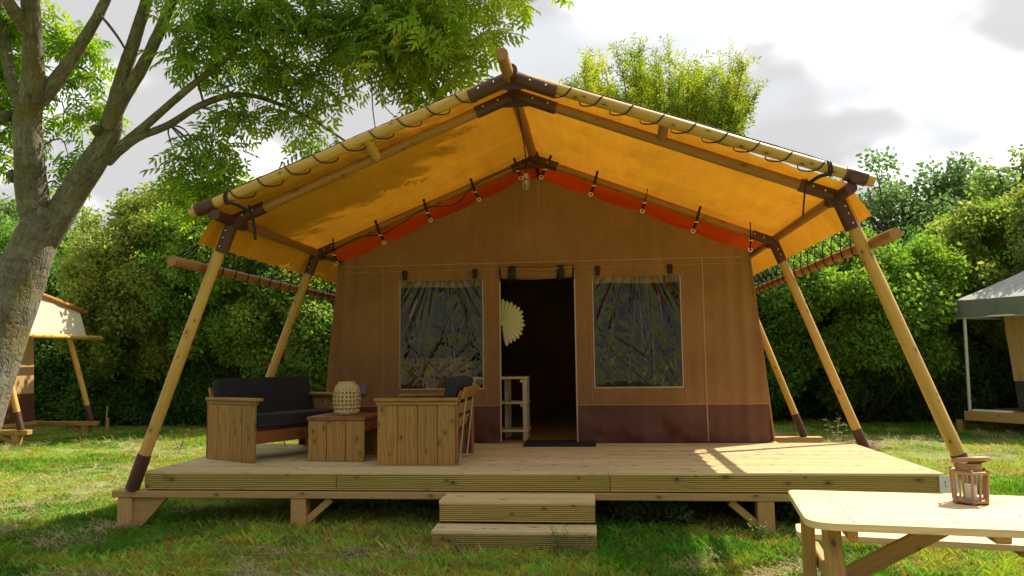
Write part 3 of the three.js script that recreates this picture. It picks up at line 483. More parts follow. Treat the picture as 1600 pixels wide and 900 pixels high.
// ---------------------------------------------------------------- lamp under the ridge
{
  const l = thing('hanging_lamp', 'small caged glass lamp hanging under the tent ridge', 'lamp', [-0.12, 3.58, -2.2]);
  part(l, 'cable', rope([[0.01, 0.36, 0], [0, 0.27, 0], [0, 0.19, 0]], 0.009), M.black);
  part(l, 'lamp_cap', pole([0, 0.13, 0], [0, 0.185, 0], 0.036, 0.028, 12, { wob: 0 }), M.lampCap);
  part(l, 'lamp_glass', new THREE.LatheGeometry([[0.031, 0.135], [0.033, 0.06], [0.028, 0.02], [0.012, 0.002], [0, 0]].map(p => new THREE.Vector2(...p)), 16), M.glass);
  part(l, 'bulb', (() => { const g = new THREE.SphereGeometry(0.019, 10, 8); g.scale(1, 1.5, 1); g.translate(0, 0.085, 0); return g; })(), M.white);
  const n = []; for (let k = 0; k < 5; k++) { const a = k / 5 * 2 * Math.PI; n.push(limb([[Math.cos(a) * 0.038, 0.135, Math.sin(a) * 0.038, 0.004], [Math.cos(a) * 0.04, 0.06, Math.sin(a) * 0.04, 0.004], [Math.cos(a) * 0.028, 0.0, Math.sin(a) * 0.028, 0.004], [0, -0.008, 0, 0.004]], 5, 3)); }
  const t = new THREE.TorusGeometry(0.04, 0.004, 5, 18); turned(t, [0, 0.065, 0], 0, Math.PI / 2); n.push(t);
  stuff(l, 'wire_cage', n, M.lampCap);
}

// ---------------------------------------------------------------- inside the tent
{
  const s = thing('shelf_rack', 'pale timber shelf rack just inside the tent door', 'shelf', [-0.42, HD, -2.62]);
  for (const [x, z] of [[0.215, 0.02], [0.215, -0.3], [-0.42, 0.02], [-0.42, -0.3]]) part(s, 'leg', block(0.055, 0.75, 0.04, 0.003, [x, 0.375, z]), M.rack);
  for (const y of [0.765, 0.46, 0.12]) part(s, 'shelf_board', block(0.71, 0.026, 0.38, 0.003, [-0.1, y, -0.14]), M.rack);
  for (const y of [0.725, 0.43]) part(s, 'bearer', block(0.03, 0.035, 0.36, 0.003, [0.172, y, -0.14]), M.rack);
  // a fan of pale leaf strips
  const f = thing('leaf_fan', 'round fan of pale pleated leaf strips hanging in the doorway', 'wall decoration', [-0.475, 1.985, -2.56]);
  seed(60);
  for (let k = 0; k < 17; k++) {
    const a = (-78 + k * 11.8) * R, L = 0.27 + rr(-0.012, 0.012);
    const g = sheet(4, 10, (u, v) => { const w = (0.009 + 0.0145 * Math.sin(Math.min(1, v * 1.1) * Math.PI * 0.55)) * (v > 0.86 ? Math.sqrt(Math.max(0, 1 - ((v - 0.86) / 0.14) ** 2)) : 1), q = (u - 0.5) * 2, r = 0.02 + v * L; return [Math.cos(a) * r - Math.sin(a) * q * w, Math.sin(a) * r + Math.cos(a) * q * w, -Math.abs(q) * 0.014 + 0.008 * v]; });
    part(f, 'leaf_strip', g, M.leafFan);
  }
  const c = new THREE.SphereGeometry(0.035, 12, 8); c.scale(1, 1, 0.5); part(f, 'hub', c, M.leafFan);
  // bed with a plank headboard behind the left window
  const b = thing('bed', 'timber bed with a plank headboard seen through the left window', 'bed', [-1.4, HD, -3.3]);
  for (let k = 0; k < 6; k++) part(b, 'headboard_plank', block(0.158, 1.02, 0.03, 0.003, [-0.46 + 0.162 * k, 0.51, 0]), M.furn);
  part(b, 'bed_base', block(1.02, 0.3, 1.9, 0.01, [-0.05, 0.15, -1.0]), M.furn); part(b, 'mattress', block(0.98, 0.2, 1.86, 0.05, [-0.05, 0.4, -0.99]), M.linen);
  const t = thing('side_table', 'small timber table with turned leg behind the left window', 'table', [-0.62, HD, -3.0]);
  part(t, 'tabletop', block(0.5, 0.03, 0.42, 0.004, [-0.03, 0.75, 0]), M.rack); for (const x of [-0.22, 0.16]) for (const z of [-0.16, 0.16]) part(t, 'leg', block(0.045, 0.735, 0.045, 0.003, [x, 0.3675, z]), M.rack);
  const cs = thing('candlestick', 'small wooden candlestick standing on the table in the left window', 'candlestick', [-0.76, HD + 0.765, -2.95]);
  part(cs, 'stem', new THREE.LatheGeometry([[0, 0], [0.035, 0], [0.03, 0.012], [0.013, 0.03], [0.018, 0.06], [0.012, 0.09], [0.026, 0.11], [0.026, 0.12], [0, 0.12]].map(p => new THREE.Vector2(...p)), 14), M.rackPlain);
  const m = thing('door_mat', 'black rubber mat on the deck at the tent door', 'mat', [0.236, HD, -2.24]);
  part(m, 'mat', block(0.83, 0.016, 0.62, 0.005, [0, 0.009, 0], 1), M.mat);
  parts(m, 'rim', [block(0.83, 0.008, 0.03, 0.003, [0, 0.02, 0.292], 1), block(0.03, 0.008, 0.55, 0.003, [0.398, 0.02, 0], 1), block(0.03, 0.008, 0.55, 0.003, [-0.398, 0.02, 0], 1)], M.mat);
}
// ================================================================ furniture on the deck
seed(70);
// armchair facing +x, its length along z (1.04 m over the arms)
function makeChair(label, W = 1.04) {
  const c = thing(W > 1.2 ? 'lounge_sofa' : 'lounge_armchair', label, W > 1.2 ? 'sofa' : 'armchair', [0, 0, 0]);
  const D = 0.78, H = 0.57;
  for (const s of [-1, 1]) {
    const z = s * (W / 2 - 0.025);
    for (let k = 0; k < 4; k++) part(c, 'arm_plank', block(D / 4 - 0.004, H, 0.034, 0.004, [-D / 2 + D / 8 + k * D / 4, H / 2, z]), M.furn);
    part(c, 'arm_bearer', block(D + 0.01, 0.034, 0.05, 0.004, [0.006, H + 0.018, z]), M.furn);
    part(c, 'arm_cap', block(D + 0.035, 0.032, 0.115, 0.006, [0.012, H + 0.053, z - s * 0.015]), M.furn);
  }
  part(c, 'seat_rail', block(0.04, 0.125, W - 0.1, 0.005, [D / 2 - 0.05, 0.245, 0]), M.furnDark); part(c, 'seat_rail', block(0.04, 0.125, W - 0.1, 0.005, [-D / 2 + 0.16, 0.245, 0]), M.furnDark);
  for (let k = 0; k < 4; k++) part(c, 'seat_slat', block(0.11, 0.022, W - 0.1, 0.003, [-0.2 + k * 0.145, 0.32, 0]), M.furnDark);
  const lean = 0.20;
  for (const z of [0.1 - W / 2, 0, W / 2 - 0.1]) part(c, 'back_post', plank([-D / 2 + 0.17, 0.14, z], [-D / 2 + 0.17 - lean, 0.70, z], 0.05, 0.04), M.furnDark);
  for (let k = 0; k < 3; k++) { const t = 0.42 + k * 0.27; part(c, 'back_slat', plank([-D / 2 + 0.145 - lean * t, 0.14 + 0.56 * t, 0.065 - W / 2], [-D / 2 + 0.145 - lean * t, 0.14 + 0.56 * t, W / 2 - 0.065], 0.024, 0.115, 0.004, 0.34), M.furn); }
  for (const z of [-0.30, 0.14]) part(c, 'back_brace', plank([-D / 2 + 0.01, 0.02, z - 0.06], [-D / 2 - 0.03, 0.62, z + 0.1], 0.012, 0.012, 0.002), M.rack);
  for (const z of [0.06 - W / 2, W / 2 - 0.06]) part(c, 'rear_board', block(0.024, 0.56, 0.11, 0.003, [-D / 2 + 0.015, 0.30, z]), M.furnDark);
  const cushion = (sx, sy, sz, at, rz) => { const n = 22, f = []; for (const [ax, sg] of [[0, 1], [0, -1], [1, 1], [1, -1], [2, 1], [2, -1]]) { const a = (ax + 1) % 3, b = (ax + 2) % 3, S = [sx / 2, sy / 2, sz / 2]; const g = sheet(n, n, (u, v) => { const p = [0, 0, 0]; p[ax] = sg; p[a] = (u * 2 - 1) * (sg > 0 ? 1 : -1); p[b] = v * 2 - 1; const k = 26, l = Math.pow(p.reduce((q, w) => q + Math.abs(w) ** k, 0), 1 / k); const r = p.map((w, i) => w / l * S[i]); const bul = 0.005 * Math.cos(p[a] * 1.5) * Math.cos(p[b] * 1.5); r[ax] += sg * bul; r[1] += 0.006 * (fbm(r[0] * 5 + 3, r[2] * 5 + 7, 151, 3) - 0.5); return r; }, (u, v) => [u * S[a] * 2, v * S[b] * 2]); f.push(g); } const g = merge(f); return turned(g, at, 0, 0, rz); };
  part(c, 'seat_cushion', cushion(0.60, 0.125, W - 0.12, [0.075, 0.395, 0], 0.03), M.cushion);
  part(c, 'back_cushion', cushion(0.115, 0.47, W - 0.11, [-0.285, 0.59, 0], 0.26), M.cushion);
  return c;
}
const chair = makeChair('timber armchair with black cushions nearest the deck steps, its planked arm facing the lawn');
chair.position.set(-1.045, HD, -0.905); chair.rotation.y = Math.PI;
const sofa = makeChair('wider timber seat with black cushions turned sideways near the left end of the deck', 1.34); sofa.position.set(-2.76, HD, -1.30); sofa.rotation.y = -0.493;
{
  const t = thing('coffee_table', 'low planked timber table with dark top between the two cushioned seats', 'table', [-1.92, HD, -0.99], -0.07);
  for (const z of [-0.29, 0.29]) for (let k = 0; k < 3; k++) part(t, 'leg_plank', block(0.195, 0.405, 0.034, 0.004, [-0.2 + k * 0.2, 0.2025, z]), M.furn);
  for (const x of [-0.28, 0.28]) part(t, 'apron', block(0.03, 0.11, 0.54, 0.004, [x, 0.35, 0]), M.furnDark);
  for (let k = 0; k < 4; k++) part(t, 'top_plank', block(0.62, 0.038, 0.157, 0.005, [0, 0.425, -0.24 + k * 0.16]), M.furnDark);
}
// woven basket lanterns: flat bamboo strips up and round
{
  const b = thing('basket_lantern', 'round woven bamboo lantern on the low deck table', 'lantern', [-1.935, HD + 0.445, -1.0]);
  const prof = t => 0.085 + 0.06 * Math.pow(Math.sin(clamp(t * 0.93 + 0.06) * Math.PI), 0.42), Hh = 0.295, n = 22;
  for (let k = 0; k < n; k++) {
    const a = k / n * 2 * Math.PI, w = 0.0095;
    const g = sheet(2, 14, (u, v) => { const r = prof(v) + 0.0035 * Math.cos(v * 14 * Math.PI + k * Math.PI), q = a + (u - 0.5) * 2 * w / r; return [Math.cos(q) * r, 0.012 + v * Hh, Math.sin(q) * r]; });
    part(b, 'upright_strip', tone(g, rr(0.85, 1.1)), M.strip);
  }
  for (let i = 0; i < 9; i++) {
    const v = [0.03, 0.1, 0.24, 0.38, 0.52, 0.66, 0.8, 0.9, 0.97][i], h = [0.012, 0.013, 0.009, 0.009, 0.009, 0.009, 0.009, 0.013, 0.012][i];
    const g = sheet(88, 2, (u, q) => { const r = prof(v) + 0.0035 * Math.cos(u * n * Math.PI * 2 / 2 + i * Math.PI) + (i < 2 || i > 6 ? 0.003 : 0), a = u * 2 * Math.PI; return [Math.cos(a) * r, 0.012 + v * Hh + (q - 0.5) * 2 * h, Math.sin(a) * r]; });
    part(b, 'hoop_strip', tone(g, rr(0.85, 1.1)), M.strip);
  }
  part(b, 'base', tone(new THREE.CylinderGeometry(0.1, 0.105, 0.014, 24).translate(0, 0.008, 0), 0.6), M.wicker);
  parts(b, 'lid', [new THREE.CylinderGeometry(0.082, 0.1, 0.03, 24, 1, true).translate(0, 0.318, 0), new THREE.TorusGeometry(0.083, 0.008, 6, 24).rotateX(Math.PI / 2).translate(0, 0.333, 0)], M.strip);
  part(b, 'candle_glass', new THREE.LatheGeometry([[0, 0.016], [0.045, 0.016], [0.047, 0.15]].map(p => new THREE.Vector2(...p)), 18), M.glass);
}

// ================================================================ picnic table on the lawn
{
  const t = thing('picnic_table', 'pale timber picnic table with fixed bench at the right front corner of the lawn', 'picnic table', [1.69, 0, 2.60], -0.14);
  const Y = 0.76, L = 2.15, th = 0.036;
  const slab = (x0, x1, z0, z1, y, rBack, rFront, rEnd) => { // rounded board outline, bevelled
    const s = new THREE.Shape(); const a = rBack, b = rFront, c = rEnd ?? 0.0;
    s.moveTo(x0, -(z0 + a)); s.quadraticCurveTo(x0, -z0, x0 + a, -z0); s.lineTo(x1 - c, -z0); s.quadraticCurveTo(x1, -z0, x1, -(z0 + Math.max(c, 0.001))); s.lineTo(x1, -(z1 - Math.max(c, 0.001))); s.quadraticCurveTo(x1, -z1, x1 - Math.max(c, 0.001), -z1); s.lineTo(x0 + b, -z1); s.quadraticCurveTo(x0, -z1, x0, -(z1 - b));
    const g = new THREE.ExtrudeGeometry(s, { depth: th - 0.008, bevelEnabled: true, bevelThickness: 0.004, bevelSize: 0.004, bevelOffset: -0.004, bevelSegments: 2, curveSegments: 12 });
    g.rotateX(-Math.PI / 2); g.translate(0, y - th + 0.004, 0); const ou = rr(0, 3), ov = rr(0, 3), u = g.attributes.uv, p = g.attributes.position; for (let i = 0; i < u.count; i++) u.setXY(i, p.getX(i) / 2 + ou, (p.getZ(i) + p.getY(i)) / 0.5 + ov); const k = rr(0.92, 1.05); return tone(g, k, k, k * rr(0.95, 1.03));
  };
  const skew = g => g.applyMatrix4(new THREE.Matrix4().makeRotationY(-0.07));
  const n = 5, w = 0.92 / n;
  for (let k = 0; k < n; k++) part(t, 'top_board', slab(0, L, -0.46 + k * w + 0.0012, -0.46 + (k + 1) * w - 0.0012, Y, k ? 0.004 : 0.07, k === n - 1 ? 0.15 : 0.004, 0.004), M.picnic);
  for (const s of [-1, 1]) for (let k = 0; k < 2; k++) { const z0 = s * 0.90 - 0.15 + k * 0.15; part(t, 'bench_board', skew(slab(0.02, L - 0.02, z0 + 0.001, z0 + 0.149, 0.45, k ? 0.004 : 0.05, k ? 0.10 : 0.004, 0.004)), M.picnic); }
  for (const x of [0.12, L - 0.3]) {
    part(t, 'leg', plank([x - 0.03, Y - th - 0.002, -0.33], [x - 0.005, 0, -0.53], 0.075, 0.085, 0.006), M.beam);
    part(t, 'leg', plank([x + 0.02, Y - th - 0.002, 0.17], [x + 0.04, 0, 0.36], 0.075, 0.095, 0.006), M.beam);
    part(t, 'seat_bearer', plank([x + 0.05, 0.366, -1.02], [x + 0.05, 0.366, 1.02], 0.045, 0.09, 0.006), M.beam);
    part(t, 'top_bearer', plank([x + 0.09, Y - th - 0.032, -0.40], [x + 0.09, Y - th - 0.032, 0.40], 0.045, 0.06, 0.01), M.beam);
  }
  { const sc = []; for (const x of [0.21, 1.0, L - 0.21]) for (let k = 0; k < n; k++) for (const q of [0.3, 0.7]) { const g = new THREE.CylinderGeometry(0.0052, 0.0052, 0.004, 8); g.translate(x + rr(-0.006, 0.006), Y + 0.0005, -0.46 + (k + q) * w); sc.push(g); } stuff(t, 'screw', sc, M.screw); }
  part(t, 'brace', plank([0.78, Y - th - 0.03, -0.06], [0.19, 0.37, -0.02], 0.045, 0.085, 0.005), M.beam);
  part(t, 'brace', plank([L - 0.95, Y - th - 0.03, 0.02], [L - 0.30, 0.37, 0], 0.045, 0.085, 0.005), M.beam);
  part(t, 'batten', block(0.07, 0.04, 0.8, 0.006, [0.84, Y - th - 0.022, 0]), M.beam);
  for (const x of [0.62, 1.3]) part(t, 'bench_batten', block(0.06, 0.035, 0.27, 0.008, [x, 0.45 - th - 0.019, -0.90 + x * 0.07]), M.beam);
}
{ // lantern: hexagon of rattan posts round a glass, a broad leaf of wood folded over as handle
  const l = thing('rattan_lantern', 'brown rattan lantern with curled wooden handle on the picnic table', 'lantern', [2.595, 0.762, 2.535], 0.25);
  const r0 = 0.082, r1 = 0.092, H = 0.165, hex = (k, r) => [Math.cos(k * Math.PI / 3) * r, Math.sin(k * Math.PI / 3) * r];
  for (let k = 0; k < 6; k++) {
    const a = hex(k, r0), b = hex(k, r1), a2 = hex(k + 1, r0), b2 = hex(k + 1, r1);
    part(l, 'post', pole([a[0], 0, a[1]], [b[0], H + 0.012, b[1]], 0.0075, 0.0075, 8), M.rattan);
    part(l, 'base_rail', pole([a[0], 0.014, a[1]], [a2[0], 0.014, a2[1]], 0.009, 0.009, 8), M.rattan);
    part(l, 'top_rail', pole([b[0], H - 0.004, b[1]], [b2[0], H - 0.004, b2[1]], 0.008, 0.008, 8), M.rattan);
    const q = [mix(a[0], a2[0], 0.5), mix(a[1], a2[1], 0.5)], w = [mix(b[0], b2[0], 0.5), mix(b[1], b2[1], 0.5)];
    part(l, 'bar', pole([q[0], 0.014, q[1]], [w[0], H, w[1]], 0.0055, 0.0055, 8), M.rattan);
  }
  part(l, 'base', tone(new THREE.CylinderGeometry(0.078, 0.078, 0.012, 6).rotateY(Math.PI / 6).translate(0, 0.008, 0), 0.9), M.rattan);
  const ring = (r, y, h) => sheet(40, 3, (u, v) => { const a = u * 2 * Math.PI, rr_ = r + (v === 1 ? -0.004 : 0); return [Math.cos(a) * rr_, y + h * v + 0.004 * Math.sin(a), Math.sin(a) * rr_]; });
  parts(l, 'collar', [tone(ring(0.062, H - 0.002, 0.036), 0.95), tone(ring(0.052, H - 0.002, 0.036), 0.7), new THREE.TorusGeometry(0.057, 0.0065, 8, 36).rotateX(Math.PI / 2).translate(0, H + 0.035, 0)], M.rattan2);
  // the handle: a flattened hoop lying over the collar
  const hp = []; for (let i = 0; i <= 22; i++) { const a = -0.5 + i / 22 * (Math.PI + 1.0); hp.push([0.028 + Math.cos(a) * 0.092, H + 0.034 + 0.022 * Math.sin(clamp(i / 22) * Math.PI) + 0.010, Math.sin(a) * 0.060 - 0.01, 0.013]); }
  const hg = limb(hp, 8, 2, 0.05); part(l, 'handle', hg, M.rattan2);
  const lid = sheet(16, 10, (u, v) => { const a = u * 2 * Math.PI, r = v; return [0.018 + Math.cos(a) * r * (0.088 + 0.022 * Math.cos(a)), H + 0.052 + 0.014 * (1 - r * r) + 0.012 * Math.cos(a) * r, Math.sin(a) * r * 0.062 - 0.004]; });
  parts(l, 'handle_leaf', [tone(lid, 1), tone(lid.clone().translate(0, -0.008, 0), 0.8)], M.rattan2);
  part(l, 'glass', new THREE.LatheGeometry([[0, 0.016], [0.054, 0.016], [0.056, 0.15]].map(p => new THREE.Vector2(...p)), 24), M.glass);
  part(l, 'candle', new THREE.CylinderGeometry(0.032, 0.032, 0.075, 20).translate(0, 0.054, 0), M.white);
}
// ================================================================ neighbouring tents
{
  seed(80);
  const n = thing('neighbour_tent', 'cream roofed brown safari tent behind the tree trunk at the left', 'tent', [-13.4, 0, -7]);
  const X = x => x + 13.4, Z = z => z + 7;
  const S = -10.75;
  part(n, 'side_flap', sheet(24, 8, (u, v) => { const z = mix(-9.15, -3.6, u); const top = 2.70 + (z + 9.15) * 0.205, bot = 2.16; return [X(S + 0.18 * (1 - v) + 0.012 * Math.sin(z * 9)), mix(bot, Math.min(top, 3.5), v), Z(z)]; }, (u, v, p) => [p[2], p[1]]), M.cream);
  part(n, 'roof_slope', sheet(10, 20, (u, v) => { const z = mix(-9.15, -3.6, v); return [X(mix(S, -13.4, u)), mix(2.68 + Math.min(0.8, (z + 9.15) * 0.205), 3.98, u), Z(z)]; }), M.cream);
  part(n, 'top_pole', pole([X(S + 0.02), 2.70, Z(-9.32)], [X(S + 0.02), 3.46, Z(-5.45)], 0.055), M.rafter);
  part(n, 'side_pole', pole([X(S + 0.24), 2.12, Z(-9.55)], [X(S + 0.24), 2.12, Z(-3.2)], 0.05), M.pole);
  const leg = (a, b) => { const l = part(n, 'leg', pole(a, b, 0.055, 0.06), M.pole), k = 0.16; part(l, 'foot_sleeve', pole(b.map((q, i) => mix(q, a[i], k)), b, 0.064), M.bracket); };
  leg([X(-10.85), 2.4, Z(-8.85)], [X(-10.25), 0.30, Z(-8.95)]); leg([X(-10.85), 2.4, Z(-6.85)], [X(-10.28), 0.30, Z(-6.92)]); leg([X(-10.85), 2.6, Z(-4.2)], [X(-10.28), 0.3, Z(-4.2)]);
  for (const z of [-8.95, -6.92]) { part(n, 'beam', block(2.0, 0.09, 0.14, 0.005, [X(-11.1), 0.255, Z(z)]), M.beam); part(n, 'post', block(0.15, 0.5, 0.13, 0.005, [X(-10.36), -0.04, Z(z)]), M.beam); part(n, 'brace', plank([X(-10.45), 0.06, Z(z)], [X(-10.72), 0.2, Z(z)], 0.06, 0.08), M.beam); }
  const wx = (y) => -10.98 + 0.10 * (1 - y / 2.2), win = [[-6.9, -8.0 + 0.55], [1.18, 1.95]];
  const wallP = (z0, z1, y0, y1) => sheet(10, 8, (u, v) => { const y = mix(y0, y1, v), z = mix(z0, z1, u); return [X(wx(y) + 0.02 * (fbm(z * 3, y, 160, 3) - 0.5)), y, Z(z)]; }, (u, v, p) => [p[2], p[1]]);
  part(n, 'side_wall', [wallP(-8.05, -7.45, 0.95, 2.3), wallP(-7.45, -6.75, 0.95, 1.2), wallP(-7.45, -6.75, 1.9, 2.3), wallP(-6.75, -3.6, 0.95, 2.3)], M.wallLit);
  part(n, 'wall_skirt', [wallP(-8.05, -3.6, 0.50, 0.95), wallP(-8.06, -3.6, 0.38, 0.5)], M.skirt);
  part(n, 'window_pane', wallP(-7.45, -6.75, 1.2, 1.9), M.pvc); part(n, 'window_sill', block(0.03, 0.05, 0.72, 0.004, [X(wx(1.2) + 0.02), 1.19, Z(-7.1)], 1), M.piping);
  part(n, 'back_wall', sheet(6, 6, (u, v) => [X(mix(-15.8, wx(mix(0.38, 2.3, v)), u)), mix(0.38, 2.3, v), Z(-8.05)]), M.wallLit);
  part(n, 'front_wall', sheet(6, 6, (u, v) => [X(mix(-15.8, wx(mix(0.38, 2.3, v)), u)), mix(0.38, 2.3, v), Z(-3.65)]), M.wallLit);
  part(n, 'floor', block(5, 0.08, 4.6, 0.01, [X(-13.4), 0.34, Z(-5.85)]), M.beam);
}
{
  const s = thing('marker_stake', 'short wooden stake standing in the grass beside the left tent', 'stake', [-9.88, 0, -8.95]);
  part(s, 'stake', plank([0, -0.1, 0], [0.01, 0.36, 0.01], 0.05, 0.06), M.beam); part(s, 'thin_stick', plank([-0.05, -0.1, -0.02], [-0.03, 0.62, -0.03], 0.025, 0.025), M.beam);
}
{
  seed(81);
  // grey canvas tent at the right edge; its axis runs a little towards the camera
  const n = thing('grey_tent', 'grey roofed tan tent with a white pole at the right edge', 'tent', [8.40, 0, -9.44], -1.0);
  // local: x to the right along its front, z towards us
  const y0 = 2.23, ye = 2.575;
  const roof = (pts) => { const g = new THREE.BufferGeometry(); g.setAttribute('position', new THREE.Float32BufferAttribute(pts.flat(), 3)); g.setAttribute('uv', new THREE.Float32BufferAttribute(pts.flatMap(p => [p[0], p[2] + p[1]]), 2)); g.computeVertexNormals(); return g; };
  const A = [-0.2, ye, 0.5], B = [4.2, ye, 0.5], C = [1.5, 3.9, -1.7], D = [-0.2, ye, -5];
  part(n, 'roof', [sheet(12, 12, (u, v) => { const p = [0, 1, 2].map(i => mix(mix(A[i], B[i], u), C[i] + (i ? 0 : u * 1), v)); p[1] -= 0.06 * Math.sin(Math.PI * v) * (1 - 0.5 * u); return p; }), sheet(12, 12, (u, v) => { const p = [0, 1, 2].map(i => mix(mix(D[i], A[i], u), C[i], v)); p[1] -= 0.06 * Math.sin(Math.PI * v); return p; })], M.greyRoof);
  const val = (P, Q) => sheet(40, 4, (u, v) => { const p = [0, 1, 2].map(i => mix(P[i], Q[i], u)); const w = 0.035 * (1 - v) * (fbm(u * 9, v * 1.5, 170, 3) - 0.5) * 2; return [p[0] + (P[0] === Q[0] ? w - 0.02 : 0), mix(y0, ye, v), p[2] + (P[2] === Q[2] ? w + 0.02 : 0)]; }, (u, v, p) => [p[0] + p[2], p[1]]);
  parts(n, 'valance', [val(A, B), val(D, A)], M.grey);
  parts(n, 'eave_rail', [pole([-0.21, y0, 0.5], [4.2, y0, 0.5], 0.022, 0.022, 8, { wob: 0 }), pole([-0.21, y0, 0.5], [-0.21, y0, -5], 0.022, 0.022, 8, { wob: 0 }), pole([-0.24, ye + 0.005, 0.54], [-0.24, ye - 0.09, 0.54], 0.02, 0.02, 8, { wob: 0 })], M.greyPole);
  part(n, 'pole', pole([-0.10, 0.39, 0.38], [-0.06, y0, 0.42], 0.033, 0.033, 10, { wob: 0 }), M.greyPole);
  part(n, 'platform_beam', block(4.4, 0.18, 0.09, 0.005, [2.05, 0.30, 0.45]), M.beam); part(n, 'platform_beam', block(0.09, 0.18, 4.3, 0.005, [-0.1, 0.30, -1.75]), M.beam); part(n, 'platform', block(4.2, 0.05, 4.3, 0.005, [2.05, 0.362, -1.75]), M.beam);
  for (const x of [-0.3, 1.5, 3.5]) part(n, 'post', block(0.12, 0.42, 0.12, 0.004, [x, 0.0, 0.38]), M.beam);
  part(n, 'folded_groundsheet', block(0.75, 0.04, 0.12, 0.015, [0.36, 0.41, 0.40], 1), M.white);
  const wp = (xa, xb, ya, yb, z = -0.05, sl = 0) => sheet(12, 10, (u, v) => { const y = mix(ya, yb, v); return [mix(xa + sl * (1 - y / 2.6), xb, u), y, z + 0.05 * (fbm(u * 5, v * 2, 175, 3) - 0.5)]; });
  part(n, 'front_wall', [wp(0.38, 0.98, 0.98, y0 + 0.1, -0.05, 0.26), wp(0.98, 4, 0.98, 1.35)], M.tan);
  part(n, 'wall_skirt', wp(0.38, 1.1, 0.38, 0.98, -0.05, 0.26), M.greyDark); part(n, 'wall_skirt', wp(1.13, 4, 0.38, 0.98), M.tanSkirt);
  part(n, 'window', wp(0.98, 4, 1.35, y0 + 0.1, -0.07), M.darkMesh); part(n, 'strap', block(0.03, 1.2, 0.012, 0.003, [1.115, 0.98, 0.0], 1), M.black);
  part(n, 'side_wall', sheet(6, 6, (u, v) => [0.42 + 0.2 * (1 - v), mix(0.38, y0 + 0.1, v), mix(-0.06, -3.8, u)]), M.tan);
}

// ================================================================ plants
const leafMat = (o = {}) => new THREE.MeshPhysicalMaterial({ color: 0xffffff, roughness: 1, transmission: o.trans ?? 0.6, thickness: 0, side: THREE.DoubleSide, specularIntensity: o.spec ?? 0.5 });
M.leaf = leafMat(); M.grass = leafMat({ trans: 0.45, spec: 0.3 }); M.straw = leafMat({ trans: 0.1, spec: 0.2 });
function tris(list) { // list of leaves, each an array of points fanned from the first
  const P = []; for (const l of list) for (let i = 1; i + 1 < l.length; i++) P.push(...l[0], ...l[i], ...l[i + 1]);
  const g = new THREE.BufferGeometry(); g.setAttribute('position', new THREE.Float32BufferAttribute(P, 3)); g.computeVertexNormals(); return g;
}
const V = (x, y, z) => new THREE.Vector3(x, y, z);
function leafAt(p, d, n, L, W, o = {}) { // base p, direction d, normal n
  d = d.clone().normalize(); const s = new THREE.Vector3().crossVectors(d, n).normalize(), m = new THREE.Vector3().crossVectors(s, d), b = o.bend ?? 0.12;
  const q = (a, c, h) => p.clone().addScaledVector(d, a * L).addScaledVector(s, c * W).addScaledVector(m, h * L).toArray();
  return [q(0, 0, 0), q(0.35, 0.5, 0.05), q(0.72, 0.36, -b * 0.3), q(1, 0, -b), q(0.72, -0.36, -b * 0.3), q(0.35, -0.5, 0.05)];
}
const rdir = () => { const z = rr(-1, 1), a = rr(0, 6.2832), k = Math.sqrt(1 - z * z); return V(k * Math.cos(a), z, k * Math.sin(a)); };
// a twig tip with broad leaves, about R across
function broadCluster(n, Rr, L, W, up = 0.5) {
  const l = []; for (let i = 0; i < n; i++) { const d = rdir(); d.y *= 0.75; const p = d.clone().multiplyScalar(Rr * Math.cbrt(rnd()) * 0.9), nn = rdir().addScaledVector(V(0, 1, 0), up * 2).normalize(); const k = rr(0.7, 1.25); l.push(leafAt(p, rdir().addScaledVector(d, 0.8).addScaledVector(V(0, -0.25, 0), 1), nn, L * k, W * k, { bend: rr(0, 0.25) })); } return tris(l);
}
// ash: pinnate leaves, pairs of narrow leaflets along a drooping stalk
function ashSpray(nl) {
  const l = []; for (let k = 0; k < nl; k++) {
    const a = rr(0, 6.2832), d = V(Math.cos(a), rr(-0.55, 0.35), Math.sin(a)).normalize(); let p = V(0, 0, 0).addScaledVector(rdir(), 0.05); const dd = d.clone(), s0 = V(-Math.sin(a), rr(-0.2, 0.2), Math.cos(a));
    for (let i = 0; i < 5; i++) {
      dd.y -= 0.14; dd.normalize(); p = p.clone().addScaledVector(dd, 0.052); const n = new THREE.Vector3().crossVectors(s0, dd).normalize(); if (n.y < 0) n.negate();
      for (const e of [-1, 1]) l.push(leafAt(p, dd.clone().multiplyScalar(0.65).addScaledVector(s0, e).addScaledVector(V(0, -0.25, 0), 1), n, rr(0.075, 0.105), rr(0.024, 0.032), { bend: 0.2 }));
    }
    l.push(leafAt(p, dd, V(0, 1, 0), 0.1, 0.03, { bend: 0.2 }));
    l.push([p.toArray(), V(0, 0, 0).toArray(), p.clone().add(V(0.002, 0.003, 0)).toArray()]);
  } return tris(l);
}
const Q = new THREE.Quaternion(), MT = new THREE.Matrix4(), COL = new THREE.Color();
